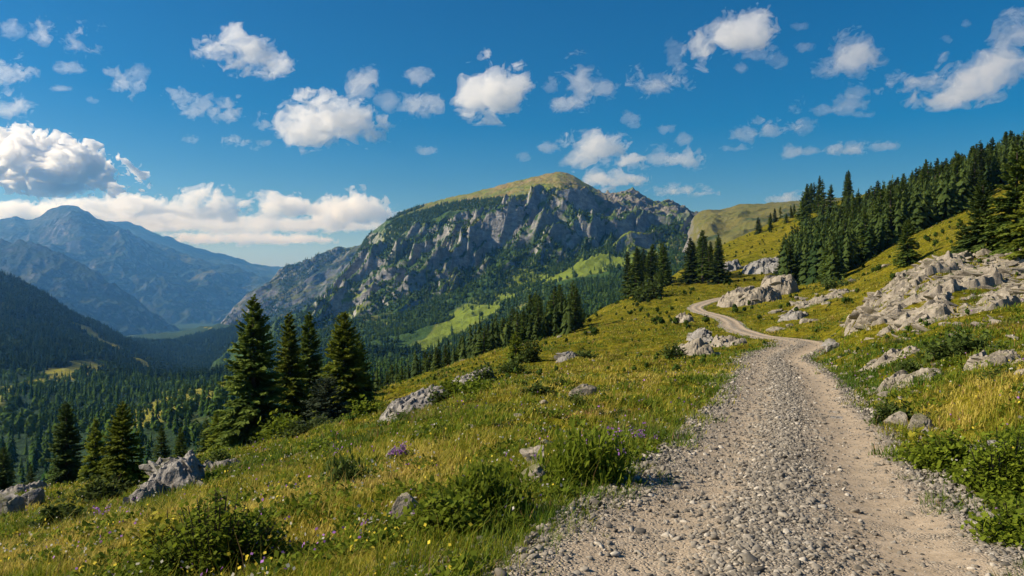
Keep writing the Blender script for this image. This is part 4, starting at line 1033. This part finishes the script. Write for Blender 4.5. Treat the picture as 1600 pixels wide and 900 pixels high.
# ------------------------------------------------------------------ loose gravel
def gravel(n, f, sizes, seed, name, label, ymin=3.2, ymax=62):
    r = np.random.default_rng(seed); y = np.exp(r.uniform(math.log(ymin), math.log(ymax), n*3)); j = np.interp(y, ROAD[:,1], np.arange(len(ROAD))).astype(int)
    t = f(r, n*3, y); lat = t*RW[j]*1.0
    x = np.interp(y, ROAD[:,1], ROAD[:,0])+lat*RN[j,0]; yy = y+lat*RN[j,1]
    px = 800+FPX*x/np.maximum(yy,.5); k = (yy > 2.6) & (px > 500) & (px < 1750) & (r.random(len(yy)) < np.clip((62-yy)/44, 0, 1)) & (fbm2(x/.55, yy/.55, seed+7, 3)+.9*r.random(len(yy))-.25 > (.0 if 'heaped' in label else -.2)); x, yy, lat = x[k][:n], yy[k][:n], lat[k][:n]; m = len(x)
    z = ground(x, yy); inside = np.abs(lat) < 1.5
    tt = (lat/np.interp(yy, ROAD[:,1], RW)+1)/2
    z = z+np.where(np.abs(lat) < 1.6, .062-.045*np.exp(-((tt-.26)/.11)**2)-.05*np.exp(-((tt-.76)/.12)**2)+.03*np.exp(-((tt-.5)/.12)**2)+.03*fbm2(x/1.4, yy/1.4, 43, 3), .0)
    s = sizes[0]*(sizes[1]/sizes[0])**(r.random(m)**1.5)*(1+.045*yy)*np.where(r.random(m) < .04, 1.7, 1)
    protos = [rock_shape(500+i, 2, 9, 0, .72)[0] for i in range(8)]; f0 = ICO[2][1]
    V = []; F = []; T = []; b = 0
    kk = r.integers(0,8,m)
    for i in range(8):
        q = np.nonzero(kk == i)[0]; nn = len(q)
        v = protos[i]; a = r.uniform(0,6.28,nn); c, sn = np.cos(a), np.sin(a); ex = r.uniform(.8,1.5,nn)
        vx, vy = v[None,:,0]*ex[:,None], v[None,:,1]
        tl = r.normal(size=(nn,2))*.35
        X_ = vx*c[:,None]-vy*sn[:,None]; Y_ = vx*sn[:,None]+vy*c[:,None]; Z_ = v[None,:,2]+X_*tl[:,:1]+Y_*tl[:,1:]
        V.append(np.stack([X_*s[q,None]+x[q,None], Y_*s[q,None]+yy[q,None], Z_*s[q,None]+z[q,None]+.02*s[q,None]], -1).reshape(-1,3))
        F.append((f0[None]+(np.arange(nn)*len(v))[:,None,None]).reshape(-1,3)+b); b += nn*len(v)
        T.append(np.repeat(np.clip(r.normal(.5,.25,nn),0,1), len(v)))
    o = mesh_np(name, np.concatenate(V), tris=np.concatenate(F), mat=M_STONE, attrs={'tint': np.concatenate(T)})
    tag(o, label, 'gravel', kind='stuff')
def mid_strip(r, n, y): k = r.random(n); return np.where(k < .72, np.clip(r.normal(-.06,.19,n), -.6, .36), np.where(k < .9, r.normal(-.45,.28,n), r.uniform(-.95,.95,n)))
def left_edge(r, n, y): return np.maximum(-1.42, -1.0+r.normal(size=n)*.17-.16*np.abs(r.normal(size=n))*np.clip((9-y)/5,0,1))
def right_edge(r, n, y): return 1.02+r.normal(size=n)*.15
def all_over(r, n, y): return r.uniform(-1,1,n)
gravel(19000, mid_strip, (.005,.024), 51, 'gravel', 'coarse grey gravel heaped along the middle of the track')
gravel(8000, left_edge, (.007,.026), 52, 'gravel', 'loose stones along the left edge of the track')
gravel(5500, right_edge, (.007,.026), 53, 'gravel', 'loose stones along the right edge of the track')
gravel(7000, all_over, (.004,.011), 54, 'gravel', 'small stones strewn over the wheel ruts')

# ------------------------------------------------------------------ shrubs and flowers
PETALS = 0
def leaf_mass(n, rad, hgt, leaf, seed, up=.35, aspect=2.6):
    """stems from one root, leaves along them"""
    r = np.random.default_rng(seed); ns = max(5, n//26); P = []; A = []
    a = r.uniform(0,6.28,ns); rr = np.sqrt(r.random(ns))*rad*(1+.38*np.sin(2*a+seed)+.22*np.sin(5*a+2*seed)); tip = np.stack([np.cos(a)*rr, np.sin(a)*rr, hgt*(1-.55*(rr/rad)**2)*np.where(r.random(ns) < .16, r.uniform(1.1,1.5,ns), r.uniform(.45,1.1,ns))],1); tip[:,2] = np.maximum(tip[:,2], .12*hgt)
    k = r.integers(0,ns,n); t = r.uniform(.25,1.05,n); base = np.stack([tip[k,0]*.35, tip[k,1]*.35, 0*t],1)
    C = base*(1-t)[:,None]+tip[k]*t[:,None]+r.normal(size=(n,3))*leaf*.8
    az = r.uniform(0,6.28,n); el = r.normal(up,.5,n); L = leaf*r.uniform(.6,1.3,n)
    d = np.stack([np.cos(az)*np.cos(el), np.sin(az)*np.cos(el), np.sin(el)],1)*L[:,None]
    s = np.stack([-np.sin(az), np.cos(az), r.normal(size=n)*.4],1)*(L/aspect)[:,None]
    V = np.stack([C, C+d*.5+s, C+d, C+d*.5-s],1).reshape(-1,3)
    tint = np.clip(.15+.6*t+r.normal(size=n)*.18,0,1)
    # stems as thin three-sided strips
    sv = []; sq = []
    for i in range(ns):
        w = .006+.01*hgt; b = np.array([tip[i,0]*.35,tip[i,1]*.35,-.05]); e = tip[i]
        sv += [b+(w,0,0), b-(w,0,0), e-(w*.3,0,0), e+(w*.3,0,0)]; sq.append([4*i,4*i+1,4*i+2,4*i+3])
    return V, np.arange(4*n).reshape(-1,4), np.repeat(tint,4), np.array(sv), np.array(sq)
def shrub(px, y, wpx, hpx, label, mat, n=900, leafpx=5, seed=1, name='shrub', cat='shrub', group=None, aspect=2.6, up=.35, mesh=None):
    x = X(px,y); e = empty(name, (x,y,g1(x,y)-.02), label, cat, group)
    if mesh is None:
        V,Q,T,SV,SQ = leaf_mass(n, wpx/FPX*y/2, hpx/FPX*y, leafpx/FPX*y, seed, up, aspect)
        mesh = (mesh_np('foliage', V, Q, mat=mat, attrs={'tint': T}, link=False), mesh_np('stems', SV, SQ, mat=M_BARK, link=False))
    link_mesh('foliage', mesh[0], e); link_mesh('stems', mesh[1], e); return e
shrub(335, 6.0, 225, 95, 'large leafy green bush in the lower left foreground', M_LEAF, 12000, 9, 1, 'bush', 'bush')
shrub(255, 6.3, 80, 100, 'yellow-green leafy shoots at the left side of the large bush', M_LEAFY, 700, 13, 2, 'leafy_plant', 'plant')
shrub(920, 7.6, 120, 62, 'dense green grass tussock at the left edge of the track', M_LEAF, 2600, 20, 3, 'tussock', 'tussock', aspect=9, up=.9)
shrub(760, 6.2, 130, 56, 'dark green tussock above the purple-petalled stone', M_LEAF, 2600, 18, 4, 'tussock', 'tussock', aspect=8, up=.9)
shrub(700, 5.7, 150, 46, 'leafy weeds along the bottom border left of the gravel', M_LEAF, 4200, 10, 5, 'leafy_plant', 'plant')
shrub(540, 9.2, 60, 36, 'dark low tussock in the meadow left of the lilac stone', M_LEAFDARK, 900, 12, 6, 'tussock', 'tussock', aspect=7, up=.8)
shrub(1400, 13.3, 78, 36, 'dark heathery shrub behind the reddish boulder', M_LEAFDARK, 1600, 7, 7)
shrub(1515, 20, 112, 36, 'low dark green dwarf pine below the large outcrop', M_LEAFDARK, 2200, 8, 8, 'dwarf_pine', 'dwarf pine')
shrub(1420, 20.5, 40, 14, 'flat green juniper patch left of the dwarf pine', M_LEAFDARK, 700, 6, 9)
shrub(1435, 9.8, 60, 46, 'yellow-green plant on the right verge', M_LEAFY, 520, 10, 10, 'leafy_plant', 'plant')
shrub(1480, 8.9, 150, 50, 'broad green weeds on the right verge below the brown boulders', M_LEAF, 5200, 8, 11, 'leafy_plant', 'plant')
shrub(1565, 7.4, 130, 80, 'dark green bush at the right border', M_LEAF, 5200, 8, 12, 'bush', 'bush')
shrub(1600, 5.6, 150, 60, 'leafy dark weeds in the lower right corner', M_LEAF, 4200, 10, 13, 'leafy_plant', 'plant')
shrub(828, 53, 34, 34, 'round shrub hugging the lone meadow spruce', M_LEAFDARK, 900, 5, 14)
shrub(800, 38, 40, 18, 'low juniper in the meadow below the lone spruce', M_LEAFDARK, 600, 5, 15)
shrub(912, 51, 36, 16, 'dark shrub beside the lone grey meadow rock', M_LEAFDARK, 600, 5, 16)
shrub(715, 26, 84, 26, 'green juniper growing over the grey ledge', M_LEAF, 1400, 6, 17)
shrub(685, 25, 40, 20, 'small juniper at the right end of the grey ledge', M_LEAFDARK, 500, 6, 18)
shrub(760, 33, 46, 24, 'juniper beside the shrub-covered grey rocks', M_LEAFDARK, 700, 5, 19)
shrub(298, 19.5, 54, 34, 'round shrub just uphill of the big grey boulder', M_LEAFDARK, 900, 6, 20)
shrub(345, 21, 44, 26, 'low shrub behind the flat lilac-grey boulder', M_LEAFDARK, 800, 6, 21)
shrub(160, 16, 80, 44, 'dark shrub under the bright young spruce', M_LEAFDARK, 1200, 7, 22)
shrub(95, 12, 80, 38, 'dark heath shrub on the lower left slope', M_LEAFDARK, 1200, 9, 23)
shrub(445, 41, 84, 26, 'green shrubs at the foot of the tall spruces', M_LEAF, 1300, 7, 24)
shrub(570, 32, 52, 24, 'juniper in the grass below the sunlit broad spruce', M_LEAF, 800, 6, 25)
shrub(490, 30, 90, 16, 'long low shrub patch below the grey-green young spruce', M_LEAFDARK, 1000, 6, 26)
shrub(840, 21, 60, 16, 'dark patch of bilberry below the meadow centre', M_LEAFDARK, 700, 6, 27)
shrub(745, 24, 60, 22, 'green bilberry patch right of the grey ledge', M_LEAF, 800, 6, 28)
shrub(1052, 42, 40, 18, 'dark juniper under the leaning pale slab', M_LEAFDARK, 600, 5, 29)
shrub(1310, 116, 90, 16, 'low dark juniper on the turf left of the large outcrop', M_LEAFDARK, 900, 4, 30)
shrub(1010, 165, 60, 30, 'dark bushes on the shaded knoll', M_LEAFDARK, 900, 5, 31)
shrub(940, 8.9, 95, 44, 'purple flowering heather patch left of the track', M_LEAF, 1500, 8, 32, 'heather', 'heather')
def flowers(px, y, wpx, hpx, n, label, seed, size=5):
    x = X(px,y); e = empty('flower_clump', (x,y,g1(x,y)), label, 'flowers')
    V,Q,T,SV,SQ = leaf_mass(n, wpx/FPX*y/2, hpx/FPX*y, size/FPX*y, seed, .8, 1.6)
    zmin = .45*hpx/FPX*y; q = V.reshape(-1,4,3); k = q[:,0,2] > zmin
    link_mesh('blossoms', mesh_np('blossoms', q[k].reshape(-1,3), np.arange(4*k.sum()).reshape(-1,4), mat=M_FLOWER, attrs={'tint': T.reshape(-1,4)[k].ravel()}, link=False), e)
    link_mesh('stems', mesh_np('stems', SV, SQ, mat=M_LEAF, attrs={'tint': np.full(len(SV), .4)}, link=False), e)
flowers(945, 8.8, 80, 46, 700, 'purple flowers blooming over the heather left of the track', 61, 3.6)
flowers(735, 6.6, 46, 22, 300, 'bright purple flowers over the small foreground stone', 62, 5)
flowers(625, 11.0, 34, 22, 260, 'few lilac flowers at the lilac-tinted stone', 63, 4)
flowers(165, 12.4, 80, 18, 420, 'lilac flowers along the rocks on the lower left slope', 64, 3.4)
flowers(1000, 10.5, 60, 30, 300, 'sparse pink flowers in the grass near the track', 65, 3)
# junipers and dark tussocks dotted over the slope
def dotted(n, fn, label, group, seed, mat, hs, wr, name, cat, aspect=2.6, up=.4):
    r = np.random.default_rng(seed); M = []
    for i in range(4):
        V,Q,T,SV,SQ = leaf_mass(520, 1., .55, .13, seed*10+i, up, aspect); M.append((mesh_np('foliage', V, Q, mat=mat, attrs={'tint': T}, link=False), mesh_np('stems', SV, SQ, mat=M_BARK, link=False)))
    k = 0
    while k < n:
        x, y = fn(r); d, *_ = road_query(np.array([x]), np.array([y]))
        if abs(d[0]) < 2.1: continue
        e = empty(name, (x, y, g1(x,y)-.02), label, cat, group); s = r.uniform(*wr)*(1+.008*y); e.scale = (s, s*r.uniform(.7,1.2), s*r.uniform(*hs)); e.rotation_euler = (0, 0, r.uniform(0,6.28))
        m = M[int(r.integers(4))]; link_mesh('foliage', m[0], e); link_mesh('stems', m[1], e); k += 1
dotted(42, mead(430, 1090, 11, 60), 'low dark juniper tuft dotted over the sloping meadow', 'juniper tufts in the meadow', 71, M_LEAFDARK, (.5,.9), (.18,.42), 'juniper', 'shrub')
dotted(34, mead(1180, 1640, 12, 95), 'low dark shrub tuft dotted over the turf right of the track', 'shrub tufts right of the track', 72, M_LEAFDARK, (.5,.9), (.16,.40), 'juniper', 'shrub')
dotted(26, mead(60, 900, 5.5, 16), 'dark green grass tussock in the foreground meadow', 'grass tussocks in the foreground', 73, M_LEAF, (.7,1.1), (.14,.28), 'tussock', 'tussock', 8, .9)
dotted(20, mead(0, 620, 16, 48), 'small leafy shrub on the lower left slope', 'small shrubs on the lower left slope', 74, M_LEAF, (.6,1.), (.2,.5), 'small_shrub', 'shrub')
print('turf', time.time()-T0)
# ------------------------------------------------------------------ clouds
def surface_nets(Fv):
    """closed surface of the region Fv > 0 on a unit grid"""
    nx, ny, nz = Fv.shape; S = Fv > 0
    corners = [(i,j,k) for i in (0,1) for j in (0,1) for k in (0,1)]
    sl = lambda A, c: A[c[0]:nx-1+c[0], c[1]:ny-1+c[1], c[2]:nz-1+c[2]]
    cnt = sum(sl(S, c).astype(np.int8) for c in corners); act = (cnt > 0) & (cnt < 8)
    idx = np.full(act.shape, -1, np.int64); I = np.argwhere(act); idx[act] = np.arange(len(I))
    if not len(I): return np.zeros((0,3)), np.zeros((0,4),int)
    acc = np.zeros((len(I),3)); num = np.zeros(len(I))
    g = {c: sl(Fv, c)[act] for c in corners}
    for a in range(3):
        for c in corners:
            if c[a]: continue
            d = list(c); d[a] = 1; d = tuple(d); f0, f1 = g[c], g[d]; cr = (f0 > 0) != (f1 > 0)
            t = np.where(cr, f0/np.where(cr, f0-f1, 1), 0); p = np.tile(np.array(c,float), (len(I),1)); p[:,a] = t
            acc[cr] += p[cr]; num[cr] += 1
    V = I+acc/num[:,None]; Q = []
    for a in range(3):
        b, c = (a+1)%3, (a+2)%3
        lo = [slice(None)]*3; hi = [slice(None)]*3; lo[a] = slice(0,-1); hi[a] = slice(1,None)
        for ax in (b,c): lo[ax] = slice(1,-1); hi[ax] = slice(1,-1)
        s0, s1 = S[tuple(lo)], S[tuple(hi)]; E = np.argwhere(s0 != s1)
        if not len(E): continue
        fl = s0[tuple(E.T)]
        base = E.copy(); base[:,b] += 1; base[:,c] += 1        # back to grid indices
        def cell(db, dc):
            q = base.copy(); q[:,b] += db-1; q[:,c] += dc-1; return idx[tuple(q.T)]
        q = np.stack([cell(0,0), cell(1,0), cell(1,1), cell(0,1)], 1)
        q[~fl] = q[~fl][:, ::-1]; Q.append(q)
    return V, np.concatenate(Q)
def mat_cloud(name, dens):
    s = N(name); p = s.n('ShaderNodeVolumePrincipled'); p.inputs['Color'].default_value = (1,1,1,1)
    p.inputs['Density'].default_value = dens; p.inputs['Anisotropy'].default_value = .35
    s.l(p.outputs[0], s.out.inputs['Volume']); s.m.cycles.homogeneous_volume = True
    return s.m
M_CLOUD = {'dense': mat_cloud('dense_cloud', .018), 'thick': mat_cloud('thick_cloud', .0075), 'soft': mat_cloud('soft_cloud', .0045), 'wisp': mat_cloud('wispy_cloud', .0028)}
def cloud(px, py, w, h, label, kind='soft', group=None, seed=None, alt=1500., slant=0., amp=1.75, lobes=None, flat=True, res=None, depth=.8, fine=1.0, bias=-.17, i=[0]):
    """one drifting cloud: a few lobes on a flattish base, eroded by turbulence"""
    i[0] += 1; seed = seed or i[0]*7; r = np.random.default_rng(seed)
    el = (HY-py)/FPX; Y = alt/el; k = Y/FPX                       # metres per pixel there
    res = res or float(np.clip(w/85, 1.25, 4.)); W, H, D = w, h, depth*(.5*w+.5*h)
    nx, ny, nz = (int(v/res)+8 for v in (W*1.35, D*1.35, H*1.5))
    gx, gy, gz = np.meshgrid((np.arange(nx)-nx/2)*res, (np.arange(ny)-ny/2)*res, (np.arange(nz)-nz/2)*res, indexing='ij')
    gx = gx.astype(np.float32); gy = gy.astype(np.float32); gz = gz.astype(np.float32)
    n = lobes or int(np.clip(w/22, 2, 9)); f = np.full(gx.shape, -1.5, np.float32)
    for q in range(n):
        t = (q+.5)/n*2-1+r.normal()*.12; hs = (1-t*t)**.5 if n > 1 else 1
        rx = W*.5*r.uniform(.9,1.35)/max(1.35,n*.46); rz = H*.5*(.40+.60*hs)*r.uniform(.7,1.05); ry = D*.5*r.uniform(.5,.9)
        cx = t*(W*.5-rx*.8); cz = (-H*.5+rz*.9+r.uniform(0,.25)*(H-2*rz) if flat else r.normal()*.15*H)+slant*cx; cyy = r.normal()*.16*D
        d = 1-np.sqrt(((gx-cx)/rx)**2+((gy-cyy)/ry)**2+((gz-cz)/rz)**2); f = np.maximum(f, d)
    # turbulence only where the surface can be
    m = f > -1.3; s0 = 1/(.42*h+5); X_, Y_, Z_ = (gx[m]-.5*gz[m]*(1 if slant >= 0 else -1)*.4)*s0*.85+seed*1.3, gy[m]*s0, gz[m]*s0*1.1
    wx_ = .55*noise3(X_*1.6+9, Y_*1.6, Z_*1.6, seed+21); wz_ = .55*noise3(X_*1.6, Y_*1.6+5, Z_*1.6, seed+22)
    X_ = X_+wx_; Z_ = Z_+wz_
    nz_ = 1.05*fbm3(X_, Y_, Z_, seed, 3, .5)+.74*fbm3(X_*3.3, Y_*3.3, Z_*3.3, seed+3, 4, .68)*fine
    if flat: nz_ = nz_*np.where(gz[m]-slant*gx[m] < -H*.25, .8, 1.1)
    f[m] = f[m]*.9+amp*nz_ + bias; f[~m] = -1
    f[0] = f[-1] = -1; f[:,0] = f[:,-1] = -1; f[:,:,0] = f[:,:,-1] = -1
    V, Q = surface_nets(f)
    if len(Q) < 8: print('no cloud', label); return
    V = (V-np.array([nx/2,ny/2,nz/2]))*res*k
    o = mesh_np('cloud', V, Q, mat=M_CLOUD[kind], smooth=True)
    o.location = (X(px,Y), Y, alt+ZC); tag(o, label, 'cloud', group, 'thing')
    zmin = V[:,2].min()+alt+ZC
    if zmin < 1015: o.location.z += 1015-zmin
CL = [  # px, py, w, h, kind, label, options
 (372,76,112,66,'thick','large white cloud high above the blue mountains, left of the sky centre',{}),
 (432,101,78,42,'thick','white cloud attached below right of the large high one',{}),
 (520,188,205,78,'thick','broad bright white cloud above the cloud bank, left of centre',{'lobes':7}),
 (570,138,46,52,'soft','ragged cloud tuft above the broad bright cloud',{'slant':.4}),
 (652,118,48,32,'soft','small feathered cloud between the broad and the tall bright clouds',{}),
 (655,165,70,40,'soft','pair of little white cloud puffs right of the broad bright cloud',{}),
 (770,136,135,94,'thick','tall bright white cloud near the middle of the sky',{'lobes':6}),
 (908,122,70,78,'soft','upright torn cloud right of the tall bright one',{'slant':.5}),
 (888,158,60,32,'soft','low torn cloud below the upright torn one',{'slant':.2}),
 (1032,124,92,48,'soft','v-shaped ragged cloud right of the sky centre',{'slant':.2}),
 (1142,58,158,84,'thick','largest white cloud at the top right of centre',{'slant':.28,'lobes':7}),
 (1188,86,50,26,'wisp','thin shred under the largest top cloud',{}),
 (1340,90,112,80,'soft','rounded white cloud in the upper right sky',{'slant':.15}),
 (1422,126,100,44,'soft','slanted thin cloud between the rounded cloud and the right border',{'slant':.3}),
 (1535,112,215,84,'soft','long wind-swept cloud at the upper right border',{'slant':.42,'lobes':9}),
 (1588,48,70,66,'soft','cloud top cut by the upper right border',{'slant':.5}),
 (1214,199,76,32,'soft','small slanted white cloud over the right ridge',{'slant':.25}),
 (1320,233,66,24,'soft','small flat cloud low over the dense forest',{}),
 (925,232,118,56,'soft','torn white cloud above the massif summit',{'slant':.25,'lobes':6}),
 (978,250,70,32,'soft','ragged cloud shred right of the torn summit cloud',{'slant':.2}),
 (1076,247,64,36,'soft','low white cloud above the far grassy ridge',{'slant':.1}),
 (955,280,118,40,'soft','cloud resting behind the massif summit',{}),
 (1065,297,110,20,'wisp','thin streak of cloud over the far grassy ridge',{'lobes':5}),
 (20,110,74,58,'soft','white cloud at the upper left border',{}),
 (24,160,72,48,'soft','white cloud at the left border over the dark cloud',{}),
 (126,58,78,48,'soft','white ragged cloud in the upper left sky',{'slant':-.1}),
 (68,48,54,36,'soft','torn cloud left of the ragged upper left cloud',{'slant':.2}),
 (22,44,44,30,'wisp','faint shred in the upper left corner',{}),
 (108,104,46,24,'wisp','wispy cloud below the ragged upper left cloud',{}),
 (198,134,44,42,'soft','little white cloud right of the upper left group',{}),
 (180,112,26,26,'soft','little puff left above the little white cloud',{}),
 (278,149,54,30,'soft','slanting small cloud at left centre, upper of two',{'slant':-.25}),
 (308,166,50,40,'soft','slanting small cloud at left centre, lower of two',{}),
 (356,174,46,38,'soft','small white cloud between the slanting pair and the broad cloud',{}),
 (410,193,28,26,'soft','tiny puff at the left end of the broad bright cloud',{}),
 (372,221,40,20,'soft','tiny flat puff below the broad bright cloud',{}),
 (1240,165,38,34,'wisp','thin torn wisp above the small slanted cloud',{'slant':.4}),
]
for px,py,w,h,kind,label,o in CL: cloud(px,py,w*.80,h*.80,label,kind,**o)
for px,py,w,h in [(580,107,18,10),(605,158,22,20),(222,120,20,20),(95,136,26,11),(298,216,16,12),(145,155,14,9),(820,243,16,10),(860,130,18,18),(940,137,36,20),(852,229,24,15),
                  (1055,82,24,28),(1217,92,26,20),(1250,41,18,11),(1256,73,20,13),(1312,75,18,12),(1338,144,24,17),(1287,172,34,13),(1326,165,34,22),(1346,178,22,9),(1260,198,24,17),(1236,237,30,16),
                  (1264,235,28,13),(1385,228,38,12),(1162,212,26,17),(1150,230,28,9),(1070,215,20,14),(980,185,22,14),(992,195,14,10),(1040,200,16,11),(1025,243,34,26),(1478,62,16,10),(1155,106,18,12),
                  (665,235,22,10),(412,222,14,9),(400,232,10,7),(1508,38,14,9),(1230,310,40,13)]:
    cloud(px,py,w*1.25,h*1.3,'tiny wisp of cloud scattered in the blue sky','wisp','tiny cloud wisps',res=1.3,amp=1.1, bias=.05)
# the grey cloud at the left border and the bank along the horizon
cloud(36,250,250,72,'big grey-bottomed cloud at the left border','dense',alt=1900,slant=-.16,lobes=8,depth=1.6,res=3.5,seed=501)
for px,py,w,h,label,o in [(322,318,110,54,'heaped white cloud of the horizon bank, left of two domes',{}),(432,318,116,54,'heaped white cloud of the horizon bank, middle dome',{}),
                          (552,326,150,50,'heaped white cloud of the horizon bank beside the massif',{}),(190,318,170,34,'bright cloud rim of the horizon bank left of the domes',{}),
                          (60,330,220,40,'low cloud of the horizon bank behind the pointed mountain',{})]:
    cloud(px,py,w,h,label,'soft',alt=1650,lobes=6,depth=.8,amp=1.2,**o)
for px,py,w,h,label in [(330,350,420,20,'long flat cloud streak below the horizon bank'),(380,372,240,16,'pale flat cloud streak low on the horizon'),(520,352,170,16,'short flat cloud streak left of the massif'),(250,338,260,22,'grey flat cloud base of the horizon bank')]:
    cloud(px,py,w,h,label,'wisp',alt=1500,lobes=9,depth=.8,res=2.6)
print('clouds', time.time()-T0)
